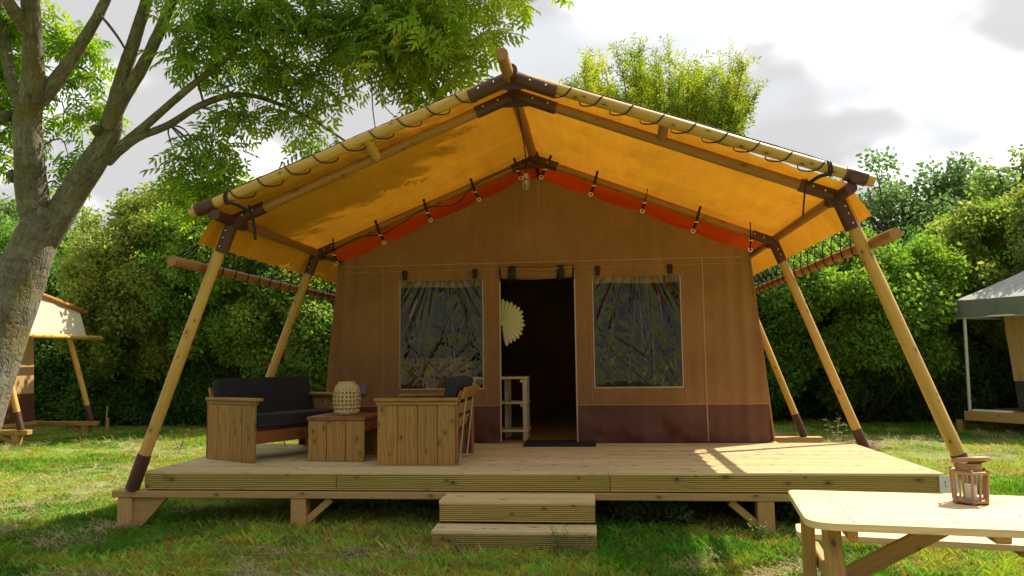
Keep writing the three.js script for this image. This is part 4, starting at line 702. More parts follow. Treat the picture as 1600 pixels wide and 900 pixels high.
// scatter instances; place() gives { p, s, n?, c }
function scatter(parent, name, geos, mat, n, place, kind) {
  geos.forEach((g, gi) => {
    const m = new THREE.InstancedMesh(g, mat, n); m.name = name; let k = 0;
    for (let i = 0; i < n; i++) {
      const o = place(i, gi); if (!o) continue;
      Q.setFromAxisAngle(V(0, 1, 0), rr(0, 6.2832));
      if (o.tilt) Q.premultiply(new THREE.Quaternion().setFromAxisAngle(V(Math.cos(o.ta ?? rr(0, 6.28)), 0, Math.sin(o.ta ?? rr(0, 6.28))), o.tilt));
      if (o.dir) Q.premultiply(new THREE.Quaternion().setFromUnitVectors(V(0, 1, 0), o.dir));
      const s = o.s; MT.compose(o.p, Q, typeof s === 'number' ? V(s, s, s) : s); m.setMatrixAt(k, MT); m.setColorAt(k, COL.setRGB(...o.c)); k++;
    }
    m.count = k; m.castShadow = m.receiveShadow = true; if (kind) m.userData.kind = kind; parent.add(m);
  });
}
const shade = (c, k, h = 0) => [c[0] * k * (1 + h), c[1] * k, c[2] * k * (1 - h)];
// foliage through a list of lumps [x, y, z, r, (squash)], in world coordinates; base = parent position
function foliage(parent, lumps, geos, n, cols, o = {}) {
  const w = lumps.map(l => Math.pow(l[3], o.pow ?? 2) * (l[4] ?? 1)), cum = []; let a = 0; for (const x of w) cum.push(a += x);
  const b = parent.position;
  scatter(parent, o.name ?? 'foliage', geos, o.mat ?? M.leaf, n, () => {
    const q = rnd() * a; let lo = 0, hi = cum.length - 1; while (lo < hi) { const m = (lo + hi) >> 1; if (cum[m] < q) lo = m + 1; else hi = m; }
    const l = lumps[lo], d = rdir(); if (o.frontOnly && d.z < -0.45) d.z *= -1;
    const r = l[3] * (o.fill ? Math.cbrt(rnd()) : 1 - 0.55 * rnd() * rnd() * 1.2) * rr(0.92, 1.1);
    const p = V(l[0] + d.x * r, l[1] + d.y * r * (o.squash ?? 1), l[2] + d.z * r); if (p.y < 0.03) p.y = rr(0.03, 0.3); if (o.cut && o.cut(p)) return null;
    const ci = cols[Math.floor(rnd() * cols.length)], tint = fbm(p.x * 0.9 + 40, p.y * 0.9 + p.z * 0.7 + 40, o.seed ?? 200, 3);
    const c = shade(ci, rr(0.75, 1.2) * (0.72 + 0.6 * tint), (tint - 0.5) * 0.35);
    return { p: p.sub(b), s: rr(0.8, 1.25) * (o.scale ?? 1), tilt: rr(0, 1.1), c };
  }, 'stuff');
}
seed(90);
const G_BROAD = [broadCluster(20, 0.26, 0.085, 0.055), broadCluster(20, 0.27, 0.075, 0.048), broadCluster(17, 0.3, 0.10, 0.06)];
const G_FAR = [broadCluster(24, 0.55, 0.17, 0.12, 0.3), broadCluster(24, 0.5, 0.15, 0.12, 0.3)];
const G_ASH = [ashSpray(4), ashSpray(5), ashSpray(4)];
function shoot(n, L, W, H) { const l = []; for (let i = 0; i < n; i++) { const y = (i / n) * H - H * 0.4, a = i * 2.4 + rr(-0.4, 0.4), d = V(Math.cos(a), rr(0.5, 1.3), Math.sin(a)); l.push(leafAt(V(rr(-0.02, 0.02), y, rr(-0.02, 0.02)), d, V(-Math.cos(a), 1, -Math.sin(a)), L * rr(0.7, 1.2), W, { bend: 0.25 })); } l.push([[-0.004, -H * 0.4, 0], [0.004, -H * 0.4, 0], [0, H * 0.6, 0]]); return tris(l); }
const G_SHOOT = [shoot(22, 0.15, 0.036, 0.75), shoot(26, 0.13, 0.032, 0.9)];

// ---------------------------------------------------------------- the ash tree at the left
const ASH_LIMBS=[
  [[-6.46,0.05,-0.85,0.594],[-6.38,0.5,-0.99,0.424],[-6.23,1.33,-1.19,0.356],[-6.08,2.06,-1.3,0.331],[-5.91,2.73,-1.37,0.305],[-5.81,3.07,-1.39,0.263],[-5.73,3.38,-1.39,0.187]], // trunk
  [[-5.79,3.08,-1.41,0.22],[-5.82,3.55,-1.29,0.212],[-5.74,3.95,-1.11,0.193],[-5.7,4.33,-1.02,0.185],[-5.54,4.69,-0.88,0.158],[-5.4,5.11,-0.66,0.124],[-5.25,5.62,-0.39,0.11],[-4.9,6.46,0.15,0.08],[-4.33,7.38,0.77,0.039]], // left stem
  [[-5.74,3.03,-1.45,0.212],[-5.48,3.45,-1.44,0.193],[-5.2,3.84,-1.41,0.183],[-4.95,4.18,-1.36,0.165],[-4.8,4.48,-1.24,0.122],[-4.58,4.9,-1.09,0.097],[-4.37,5.25,-0.95,0.084],[-4.19,5.64,-0.86,0.076],[-3.82,6.54,-0.55,0.056],[-3.34,7.44,-0.15,0.028]], // right stem
  [[-4.88,4.26,-1.26,0.106],[-4.64,4.6,-1.18,0.089],[-4.38,4.9,-1.09,0.084],[-4.13,5.23,-0.98,0.075],[-3.9,5.54,-0.84,0.071],[-3.56,6.05,-0.62,0.054],[-2.92,6.81,-0.31,0.027]], // stem b
  [[-5.05,3.95,-1.49,0.108],[-4.76,4.1,-1.39,0.082],[-4.39,4.33,-1.3,0.06],[-3.93,4.64,-1.22,0.051],[-3.54,4.91,-1.2,0.043],[-3.07,5.25,-1.16,0.038],[-2.76,5.34,-1.14,0.03],[-2.33,5.4,-1.17,0.023],[-1.93,5.34,-1.33,0.015],[-1.42,4.91,-1.65,0.011],[-1.08,4.65,-1.83,0.008]], // limb c
  [[-4.91,4.01,-1.44,0.082],[-4.58,4.16,-1.36,0.061],[-4.22,4.32,-1.41,0.056],[-3.88,4.52,-1.42,0.051],[-3.62,4.65,-1.5,0.048],[-3.38,4.7,-1.6,0.036],[-3.09,4.64,-1.75,0.032],[-2.76,4.51,-1.93,0.024],[-2.32,4.23,-2.18,0.016]], // limb d
  [[-5.58,4.54,-1.04,0.118],[-5.34,4.78,-1.0,0.104],[-5.07,5.07,-0.94,0.082],[-4.84,5.31,-0.86,0.073],[-4.63,5.54,-0.76,0.065],[-4.26,6.08,-0.57,0.04]], // twig branch
  [[-5.72,4.36,-0.99,0.092],[-5.94,4.91,-1.0,0.086],[-6.03,5.3,-1.02,0.079],[-6.06,5.66,-0.96,0.062],[-6.06,6.47,-0.63,0.036]], // far left
  [[-5.41,5.11,-0.66,0.099],[-5.4,5.24,-0.46,0.09],[-5.39,5.36,-0.27,0.077],[-5.34,5.79,0.08,0.048]], // left up
  [[-4.71,5.4,-0.78,0.02],[-4.59,5.26,-0.79,0.02],[-4.46,5.05,-0.85,0.016],[-4.42,4.88,-0.95,0.012]], // cross twig
  [[-3.98,5.28,-0.91,0.024],[-3.88,5.11,-1.05,0.024],[-3.83,4.93,-1.16,0.02],[-3.82,4.58,-1.42,0.016]], // cross twig2
  [[-3.08,5.23,-1.17,0.027],[-2.71,5.26,-1.2,0.027],[-2.29,5.18,-1.28,0.023],[-1.88,4.92,-1.41,0.015],[-1.63,4.67,-1.58,0.011]], // top limb
  [[-1.87,4.99,-1.5,0.011],[-1.86,4.76,-1.6,0.011],[-1.87,4.49,-1.69,0.008],[-1.86,4.28,-1.76,0.008]], // hang twig
  [[-1.71,4.9,-1.58,0.011],[-1.79,4.73,-1.63,0.011],[-1.74,4.53,-1.71,0.008],[-1.61,4.39,-1.8,0.006]], // hang twig
];
const ASH_CLUMPS=[[-2.09,5.48,-1.45,0.46,1],[-1.53,5.4,-1.19,0.52,1],[-0.94,5.31,-1.15,0.5,1],[-0.54,5.11,-1.08,0.3,1],[-0.26,5.28,-0.93,0.19,1],[-0.97,4.88,-1.33,0.36,1],[-1.52,5.04,-1.47,0.37,1],[-0.64,4.84,-1.29,0.26,1],[-2.35,5.28,-1.67,0.35,1],[-1.29,4.61,-1.58,0.26,1],[-0.95,4.55,-1.56,0.22,1],[-1.74,5.07,-1.06,0.36,1],[-1.47,5.47,-1.85,0.47,1],[-0.88,5.34,-1.81,0.38,1],[-2.77,4.91,-1.45,0.31,1],[-2.37,4.84,-1.74,0.25,1],[-2.61,4.58,-1.75,0.25,1],[-2.93,4.48,-1.76,0.19,1],[-2.82,4.27,-1.99,0.21,1],[-2.55,4.28,-2.08,0.14,1],[-3.79,4.02,-1.51,0.33,1],[-3.65,4.35,-1.6,0.25,1],[-3.92,3.65,-1.54,0.31,1],[-3.73,3.8,-1.71,0.29,1],[-4.0,3.83,-1.33,0.19,1],[-3.72,3.65,-2.1,0.24,1],[-3.91,3.44,-1.83,0.24,1],[-3.49,4.57,-1.59,0.19,1],[-3.66,5.24,-1.12,0.38,1],[-3.35,5.13,-1.44,0.33,1],[-3.64,5.39,-0.8,0.35,1],[-3.25,5.38,-0.9,0.38,1],[-2.92,5.43,-1.15,0.38,1],[-2.52,5.45,-1.07,0.38,1],[-3.62,4.9,-1.52,0.26,1],[-4.02,5.08,-1.23,0.18,1],[-5.34,5.3,-1.3,0.31,1],[-5.55,5.54,-1.29,0.25,1],[-5.48,4.87,-1.5,0.3,1],[-5.34,4.69,-1.68,0.23,1],[-5.7,4.52,-1.61,0.25,1],[-5.7,4.16,-1.73,0.26,1],[-5.88,3.86,-1.8,0.23,1],[-6.02,3.68,-1.87,0.16,1],[-5.25,5.06,-1.72,0.18,1],[-5.49,4.41,-1.8,0.19,1],[-6.27,4.46,-1.44,0.29,1],[-6.43,4.14,-1.55,0.27,1],[-6.34,4.88,-1.5,0.24,1],[-6.21,5.45,-1.36,0.33,1],[-6.4,5.18,-1.46,0.26,1],[-5.82,5.71,-1.27,0.27,1],[-6.46,5.39,-1.17,0.55,1],[-6.69,4.48,-1.21,0.54,1],[-5.97,6.21,-0.58,0.5,0.3],[-3.89,6.71,-0.45,0.62,0.3],[-4.89,7.54,0.15,0.45,0.3],[-3.61,7.15,0.55,0.61,0.3],[-4.17,7.3,-0.02,0.59,0.3],[-2.81,7.13,0.14,0.45,0.3],[-4.98,7.98,-0.24,0.5,0.3],[-2.71,6.64,-1.28,0.41,0.3],[-3.42,6.35,-1.81,0.51,0.3],[-1.48,6.29,-1.58,0.4,0.3],[-1.76,7.11,-1.03,0.61,0.3],[-5.62,6.97,0.73,0.69,0.3],[-1.94,7.51,-1.69,0.62,0.3],[-0.91,5.9,-0.88,0.57,0.3],[-4.52,7.99,0.06,0.59,0.3],[-4.12,7.02,0.52,0.6,0.3],[-3.28,7.68,-1.44,0.62,0.3],[-1.43,7.37,-0.63,0.42,0.3],[-3.4,5.44,0.06,0.45,0.3],[-4.0,6.11,-0.55,0.54,0.3],[-3.55,7.59,-0.93,0.72,0.3],[-3.97,6.29,-0.17,0.48,0.3],[-1.3,6.72,-2.59,0.56,0.3],[-4.55,7.67,0.29,0.57,0.3],[-1.47,6.52,-2.27,0.65,0.3],[-2.91,7.32,-1.96,0.68,0.3],[-3.83,7.11,0.86,0.44,0.3],[-4.6,6.05,-0.18,0.41,0.3],[-1.52,7.29,-0.22,0.39,0.3],[-5.41,5.42,1.02,0.41,0.3],[-2.12,7.06,-2.23,0.62,0.3],[-5.75,5.18,0.82,0.53,0.3],[-1.51,6.4,-0.47,0.61,0.3],[-3.01,6.73,-0.03,0.55,0.3],[-6.54,6.59,0.34,0.55,0.3],[-3.95,7.07,-0.18,0.58,0.3],[0.47,6.51,-1.6,0.51,0.55],[-0.51,7.62,-3.16,0.69,0.55],[-1.12,7.33,-1.21,0.51,0.55],[-0.8,7.18,-1.22,0.53,0.55],[-1.26,7.53,-1.03,0.44,0.55],[-0.2,7.36,-2.07,0.68,0.55],[-0.53,7.35,-2.2,0.62,0.55],[-0.47,7.65,-2.5,0.55,0.55],[-0.21,7.18,-0.7,0.44,0.55],[-0.66,7.59,-0.27,0.42,0.55],[-1.16,8.14,-2.05,0.61,0.55],[-0.29,8.42,-1.82,0.68,0.55],[-0.52,6.75,-1.25,0.51,0.55],[-0.26,6.1,-1.7,0.57,0.55],[-1.7,6.87,-2.66,0.69,0.55],[0.11,7.61,-0.78,0.58,0.55],[-1.5,8.12,-2.21,0.46,0.55],[-1.55,7.33,-2.49,0.61,0.55],[-0.43,6.53,-2.35,0.52,0.55],[-1.12,7.38,-2.64,0.53,0.55],[-1.25,7.34,-0.56,0.49,0.55],[-1.22,6.43,-1.47,0.48,0.55],[0.17,7.85,-2.76,0.64,0.55],[-0.06,7.96,-1.63,0.43,0.55],[-0.17,7.03,-2.49,0.49,0.55],[0.45,7.77,-1.41,0.49,0.55]];

{
  const crack = (u, v) => { const w = 0.02 * fbm(u * 12, v * 12, 311, 3, 12, 12), r1 = Math.abs(fbm(u * 14 + w * 20, v * 34, 303, 3, 14, 34) - 0.5) * 2, r2 = Math.abs(fbm(u * 40, v * 60, 307, 2, 40, 60) - 0.5) * 2; return [1 - smooth(0, 0.22, r1), 1 - smooth(0, 0.3, r2)]; };
  const bark = tex(1024, 1024, (u, v) => {
    const f = fbm(u * 90, v * 90, 301, 3, 90, 90), b = fbm(u * 5, v * 3, 302, 4, 5, 3), ring = fbm(u * 60, v * 4, 305, 3, 60, 4), [c1, c2] = crack(u, v);
    const lich = smooth(0.54, 0.62, fbm(u * 11, v * 10, 306, 5, 11, 10)), moss = smooth(0.56, 0.72, fbm(u * 4, v * 4, 309, 5, 4, 4));
    const base = [0.185, 0.165, 0.118], dk = [0.035, 0.028, 0.018];
    const k = clamp(0.30 * c1 + 0.18 * c2 + 0.6 * (ring - 0.45) + 0.5 * (f - 0.5));
    return [0, 1, 2].map(q => toS(mix(mix(mix(base[q], [0.27, 0.26, 0.20][q], lich * 0.65), dk[q], k), [0.20, 0.17, 0.03][q], moss * 0.5) * (0.7 + 0.6 * b)));
  });
  const bb = tex(1024, 1024, (u, v) => { const [c1, c2] = crack(u, v), a = 0.75 - 0.5 * c1 - 0.2 * c2 + 0.25 * fbm(u * 90, v * 90, 301, 3, 90, 90); return [a, a, a]; }, false);
  M.bark = new THREE.MeshStandardMaterial({ map: bark, bumpMap: bb, bumpScale: 0.012, roughness: 0.95, vertexColors: true });
  const t = thing('ash_tree', 'large grey barked ash tree leaning in at the left with spreading limbs', 'tree', [-6.33, 0, -0.96]);
  const off = p => [p[0] + 6.33, p[1], p[2] + 0.96, p[3]];
  ASH_LIMBS.forEach((l, i) => {
    const big = l[0][3] > 0.15; part(t, i ? 'limb' : 'trunk', limb(l.map(off).map(q => [q[0], q[1], q[2], q[3] * (i ? 0.79 : 0.84)]), big ? 56 : 14, big ? 26 : 8, big ? 0.07 : 0.10, { bark: big ? 1 : 0.4, tone: 1 }), M.bark);
  });
  const knobs = []; for (const [x, y, z, r] of [[-5.93, 4.36, -0.98, 0.07], [-5.98, 3.72, -1.2, 0.08], [-4.98, 4.22, -1.2, 0.07], [-5.55, 4.55, -0.85, 0.05]]) { const g = new THREE.SphereGeometry(r, 12, 9); const p = g.attributes.position; for (let i = 0; i < p.count; i++) { const k = 0.75 + 0.5 * fbm(p.getX(i) * 20 + 9, p.getY(i) * 20 + p.getZ(i) * 20 + 9, 320, 2); p.setXYZ(i, p.getX(i) * k, p.getY(i) * k, p.getZ(i) * k); } g.computeVertexNormals(); g.translate(x + 6.33, y, z + 0.96); knobs.push(g); }
  parts(t, 'bark_knob', knobs, M.bark);
  // twigs from each clump back to the nearest limb point
  const tw = [], lp = ASH_LIMBS.slice(1).flat();
  for (const c of ASH_CLUMPS) { let b = null, bd = 1e9; for (const p of lp) { const d = Math.hypot(p[0] - c[0], p[1] - c[1], p[2] - c[2]); if (d < bd) { bd = d; b = p; } } if (bd < 2.4) { const m = [0, 1, 2].map(q => mix(b[q], c[q], 0.5) + rr(-0.12, 0.12)); m[1] += 0.1; tw.push(limb([[b[0] + 6.33, b[1], b[2] + 0.96, 0.014], [m[0] + 6.33, m[1], m[2] + 0.96, 0.009], [c[0] + 6.33, c[1] - 0.1, c[2] + 0.96, 0.004]], 5, 3, 0, { tone: 0.6 })); } }
  stuff(t, 'twigs', tw, M.bark);
  foliage(t, ASH_CLUMPS, G_ASH, 580, [[0.18, 0.36, 0.014], [0.24, 0.42, 0.016], [0.30, 0.46, 0.02]], { name: 'crown', fill: true, seed: 211, pow: 2.2, cut: p => p.z > 0.6 && p.y < 5.2 && p.x > -5 });
}

// ---------------------------------------------------------------- hedge and shrubs behind the lawn
function hedgeLumps(xa, xb, zf, h, o = {}) {
  const l = []; for (let x = xa; x < xb; x += 0.42) { const H = h(x), Z = zf(x); for (let y = 0.2; y < H; y += 0.42) for (let k = 0; k < 3; k++) { const top = y > H - 0.9 ? 0.7 : 0; l.push([x + rr(-0.3, 0.3), y + rr(-0.25, 0.25), Z - k * 0.75 - rr(0, 0.5) - top * 0.4 - 1.9 * Math.pow(y / H, 2.2) + 0.5 * (fbm(x * 0.8 + 3, y * 0.8 + 9, o.s ?? 230, 3) - 0.5) * 2, rr(0.3, 0.55), top ? 0.55 : 1]); } } return l;
}
const GREENS = [[0.09, 0.26, 0.022], [0.12, 0.31, 0.022], [0.16, 0.36, 0.026], [0.21, 0.36, 0.04], [0.12, 0.28, 0.03]];
const BRIGHT = [[0.19, 0.35, 0.02], [0.23, 0.39, 0.026], [0.14, 0.31, 0.02]];
const OLIVE = [[0.27, 0.38, 0.035], [0.33, 0.42, 0.045], [0.22, 0.36, 0.03], [0.36, 0.38, 0.10]];
function stems(t, list, m) { part(t, 'stem', list.map(l => limb(l, 6, 3, 0.1, { tone: 0.3 })), m ?? M.bark); }
{
  const h = thing('hedge', 'tall dense dark green hedge closing the lawn at the left of the big tent', 'hedge', [-9, 0, -12]);
  const zf = x => -11.5 + 0.4 * Math.sin(x * 0.7), hf = x => 5.0 + 0.9 * (fbm(x * 0.5 + 3, 2, 231, 3) - 0.5) * 2 - 0.25 * smooth(-9, -4, x);
  foliage(h, hedgeLumps(-19, -2.5, zf, hf).filter(l => !(l[0] > -7.2 && l[0] < -4.6 && l[1] > 1.25 && l[1] < 2.2 && hash2(Math.round(l[0] * 50), Math.round(l[1] * 50), 5) > 0.12)), G_BROAD, 13000, GREENS, { frontOnly: true, seed: 241 });
  const st = []; for (let i = 0; i < 26; i++) { const x = -9 + rr(-9, 6); st.push([[x + 9, 0, zf(x) + 12 - 0.6, 0.03], [x + 9 + rr(-0.2, 0.2), 1.6, zf(x) + 12 - 0.7, 0.022], [x + 9 + rr(-0.5, 0.5), 3.4, zf(x) + 12 - 0.9, 0.01]]); } stems(h, st);
  const s = thing('hedge', 'green leafy hedge closing the lawn at the right of the big tent', 'hedge', [8, 0, -12]);
  const zf2 = x => -11.6 + 0.35 * Math.sin(x * 0.8 + 1) + 0.12 * Math.max(0, x - 6), hf2 = x => 3.75 + 0.5 * (fbm(x * 0.6 + 8, 4, 232, 3) - 0.5) * 2 + 0.5 * smooth(7, 10, x);
  foliage(s, hedgeLumps(1.8, 18, zf2, hf2, { s: 233 }), G_BROAD, 13500, GREENS.concat([[0.075, 0.15, 0.016]]), { frontOnly: true, seed: 242, scale: 0.9 });
  const st2 = []; for (let i = 0; i < 20; i++) { const x = 8 + rr(-6, 8); st2.push([[x - 8, 0, zf2(x) + 12 - 0.6, 0.03], [x - 8 + rr(-0.2, 0.2), 1.6, zf2(x) + 12 - 0.7, 0.022], [x - 8 + rr(-0.5, 0.5), 3, zf2(x) + 12 - 0.9, 0.01]]); } stems(s, st2);
  const m = thing('hedge', 'hedge running on behind the back of the big tent', 'hedge', [0, 0, -13]);
  foliage(m, hedgeLumps(-3, 2.4, () => -12.2, () => 3.4, { s: 234 }), G_BROAD, 1500, GREENS, { frontOnly: true, seed: 243 });
  const low = thing('clipped_hedge', 'low sunlit clipped hedge glimpsed through the gap left of the tent', 'hedge', [-7, 0, -17]);
  foliage(low, hedgeLumps(-11, -3, () => -16.5, () => 1.45, { s: 235 }), G_BROAD, 1500, BRIGHT, { seed: 244 });
}
function shrub(label, x, z, lumps, n, cols, geos = G_BROAD, o = {}) {
  const t = thing('shrub', label, 'shrub', [x, 0, z]);
  foliage(t, lumps, geos, n, cols, o); const st = []; for (let i = 0; i < 7; i++) { const l = lumps[Math.floor(rnd() * lumps.length)]; st.push([[rr(-0.2, 0.2), 0, -1.5 + rr(-0.2, 0.2), 0.035], [(l[0] - x) * 0.4, l[1] * 0.55, (l[2] - z) * 0.4, 0.025], [l[0] - x, l[1], l[2] - z, 0.008]]); } stems(t, st); return t;
}
function dome(x, y, z, rx, ry, n, r0, r1) { const l = []; for (let i = 0; i < n; i++) { const d = rdir(); const k = Math.cbrt(rr(0.25, 1)); l.push([x + d.x * rx * k, y + d.y * ry * k, z + d.z * rx * 0.8 * k, rr(r0, r1)]); } return l; }
shrub('bright green maple like shrub standing out of the left hedge beside the canopy corner', -8.0, -10.2, dome(-8.0, 3.5, -10.5, 1.6, 1.8, 70, 0.2, 0.45), 1700, BRIGHT, G_BROAD, { seed: 251 });
shrub('olive toned loose shrub rising over the left hedge beside the ash trunk', -10.3, -10.9, dome(-10.6, 3.5, -11.2, 1.9, 2.1, 80, 0.2, 0.45).concat(dome(-9.8, 5.2, -11.2, 1.0, 0.9, 22, 0.15, 0.35)), 1500, OLIVE, G_BROAD, { seed: 252 });
shrub('yellow green shrub glowing behind the left wall leg of the tent', -6.2, -10.6, dome(-6.3, 2.5, -11.0, 1.7, 1.5, 60, 0.2, 0.45), 1600, BRIGHT.concat(OLIVE), G_BROAD, { seed: 253 });
shrub('bright green shrub bulging out of the right hedge beside the front right leg', 6.5, -9.6, dome(6.5, 2.4, -11.0, 2.5, 1.65, 90, 0.25, 0.5), 2600, BRIGHT, G_BROAD, { seed: 254 });
shrub('tall olive green shrub above the grey tent at the right edge', 9.4, -10.2, dome(10.5, 3.2, -11.2, 2.3, 1.9, 90, 0.2, 0.45), 2000, OLIVE.concat(BRIGHT.slice(0, 1)), G_BROAD, { seed: 255 });
shrub('light green shrub in the right hedge just behind the right wall leg', 4.0, -10.4, dome(4.0, 2.0, -11.3, 1.7, 1.55, 60, 0.25, 0.45), 1700, BRIGHT.concat(GREENS), G_BROAD, { seed: 256 });

// ---------------------------------------------------------------- trees beyond
{
  const t = thing('willow_tree', 'yellow green feathery tree rising behind the tent roof', 'tree', [3.0, 0, -15.5]);
  const st = [], lumps = [], shoots = [];
  for (let i = 0; i < 120; i++) {
    const a = rr(0, 6.2832), q = Math.sqrt(rnd()) * 2.8, dx = Math.cos(a) * q * 1.2 - 0.6, dz = Math.sin(a) * q * 0.8, top = 10.0 - 0.13 * q * q + rr(-0.75, 0.5) - 0.03 * Math.max(0, -dx) ** 2;
    const tip = [dx * 1.05 + 0.1, top, dz], mid = [dx * 0.7, mix(4.0, top, 0.5), dz * 0.7];
    st.push([[dx * 0.12, 3.4, dz * 0.12, 0.05], [...mid, 0.03], [...tip, 0.006]]);
    for (let k = 0; k < 9; k++) { const u = 0.2 + 0.8 * k / 8, x = u < 0.5 ? mix(dx * 0.12, mid[0], u * 2) : mix(mid[0], tip[0], u * 2 - 1), y = u < 0.5 ? mix(3.4, mid[1], u * 2) : mix(mid[1], tip[1], u * 2 - 1), z = u < 0.5 ? mix(dz * 0.12, mid[2], u * 2) : mix(mid[2], tip[2], u * 2 - 1); lumps.push([x + 3 + rr(-0.12, 0.12), y, z - 15.5, mix(0.46, 0.12, u), 0.4 + 1.6 * (1 - u) + 0.8]); }
  }
  part(t, 'trunk', limb([[0, 0, 0, 0.28], [0.05, 2, 0, 0.22], [0, 3.6, 0, 0.16]], 12, 4, 0.1, { bark: 1, tone: 0.8 }), M.bark); stems(t, st);
  foliage(t, lumps, G_SHOOT, 5600, [[0.34, 0.43, 0.02], [0.40, 0.46, 0.025], [0.28, 0.39, 0.018]], { name: 'crown', fill: true, pow: 1.2, seed: 260 });
}
function farTree(label, x, z, H, Rw, cols, n, o = {}) {
  const t = thing('poplar_tree', label, 'tree', [x, 0, z]); const st = [], lumps = [];
  part(t, 'trunk', limb([[0, 0, 0, 0.3], [rr(-0.2, 0.2), H * 0.45, 0, 0.2], [rr(-0.3, 0.3), H * 0.66, 0, 0.04]], 10, 4, 0.08, { bark: 1, tone: 0.7 }), M.bark);
  const nb = o.nb ?? 16; for (let i = 0; i < nb; i++) {
    const a = rr(0, 6.2832), y0 = H * rr(0.2, 0.6), q = Rw * rr(0.35, 1), top = H * (1 - 0.28 * (q / Rw) ** 2) * rr(0.78, 1.0), e = [Math.cos(a) * q, top, Math.sin(a) * q * 0.8]; st.push([[0, y0, 0, 0.09], [e[0] * 0.6, mix(y0, top, 0.45), e[2] * 0.6, 0.06], [...e, 0.015]]);
    for (let k = 0; k < 7; k++) { const u = 0.3 + 0.7 * k / 6; lumps.push([x + e[0] * (u < 0.5 ? u * 1.2 : 0.6 + (u - 0.5) * 0.8) + rr(-0.4, 0.4), mix(y0, top, u) + rr(-0.3, 0.3), z + e[2] * u + rr(-0.4, 0.4), mix(0.95, 0.45, u) * (o.lr ?? 1)]); }
  }
  stems(t, st); foliage(t, lumps, G_FAR, n, cols, { name: 'crown', seed: 270 + Math.round(x), pow: 1.7 }); return t;
}
const BLUEG = [[0.13, 0.24, 0.07], [0.16, 0.28, 0.08], [0.19, 0.31, 0.07]];
farTree('open poplar with sky showing through its crown beyond the right hedge', 13.8, -26, 10.5, 3.6, BLUEG, 560, { nb: 15 });
farTree('poplar with a lighter top just right of the open poplar beyond the hedge', 16.9, -27.5, 9.6, 2.0, BLUEG, 380, { nb: 10 });
farTree('tall poplar at the right edge above the grey tent', 17.2, -24, 10.0, 2.2, BLUEG.concat(OLIVE.slice(0, 1)), 520, { nb: 14 });
farTree('poplar cut by the right edge of the view', 20.4, -24.5, 10.2, 2.2, BLUEG, 480, { nb: 14 });
farTree('treetop just showing over the right end of the tent roof', 11.0, -31, 11.0, 2.2, BLUEG, 380, { nb: 10 });
farTree('round dark tree beyond the left hedge beside the ash trunk', -17.6, -24, 9.0, 3.4, BLUEG, 1200, { nb: 18, lr: 1.15 });
farTree('dark tree at the left edge far behind the ash trunk', -25.4, -25, 9.8, 3.2, BLUEG, 1000, { nb: 16, lr: 1.15 });
farTree('pale green tree between the round dark tree and the tent', -13.2, -25.5, 7.8, 2.4, BLUEG.concat(OLIVE), 800, { nb: 12 });

// ---------------------------------------------------------------- grass, straw, weeds
function tuft(n, h, w, spread) { const l = []; for (let i = 0; i < n; i++) { const a = rr(0, 6.2832), q = spread * Math.sqrt(rnd()), x = Math.cos(a) * q, z = Math.sin(a) * q, b = rr(0, 6.2832), H = h * rr(0.45, 1.15), ln = H * rr(0.15, 0.9), cx = Math.cos(b), cz = Math.sin(b), W = w * rr(0.7, 1.2); const P = (t, s) => [x + cx * ln * t * t - cz * s * W, H * (t - 0.25 * t * t), z + cz * ln * t * t + cx * s * W]; l.push([P(0, -0.5), P(0, 0.5), P(0.55, 0.42), P(1, 0), P(0.55, -0.42)]); } return tris(l); }
function strawMat(n, L, w) { const l = []; for (let i = 0; i < n; i++) { const a = rr(0, 6.2832), len = L * rr(0.4, 1.2), c = rr(-0.8, 0.8); let x = rr(-0.09, 0.09), z = rr(-0.09, 0.09), b = a; let y = rr(0.006, 0.05); const dy = rr(-0.02, 0.02); for (let k = 0; k < 3; k++) { const x2 = x + Math.cos(b) * len / 3, z2 = z + Math.sin(b) * len / 3, y2 = Math.max(0.004, y + dy), nx = -Math.sin(b) * w / 2, nz = Math.cos(b) * w / 2; l.push([[x - nx, y, z - nz], [x + nx, y + w * 0.3, z + nz], [x2 + nx, y2 + w * 0.3, z2 + nz], [x2 - nx, y2, z2 - nz]]); x = x2; z = z2; y = y2; b += c; } } return tris(l); }
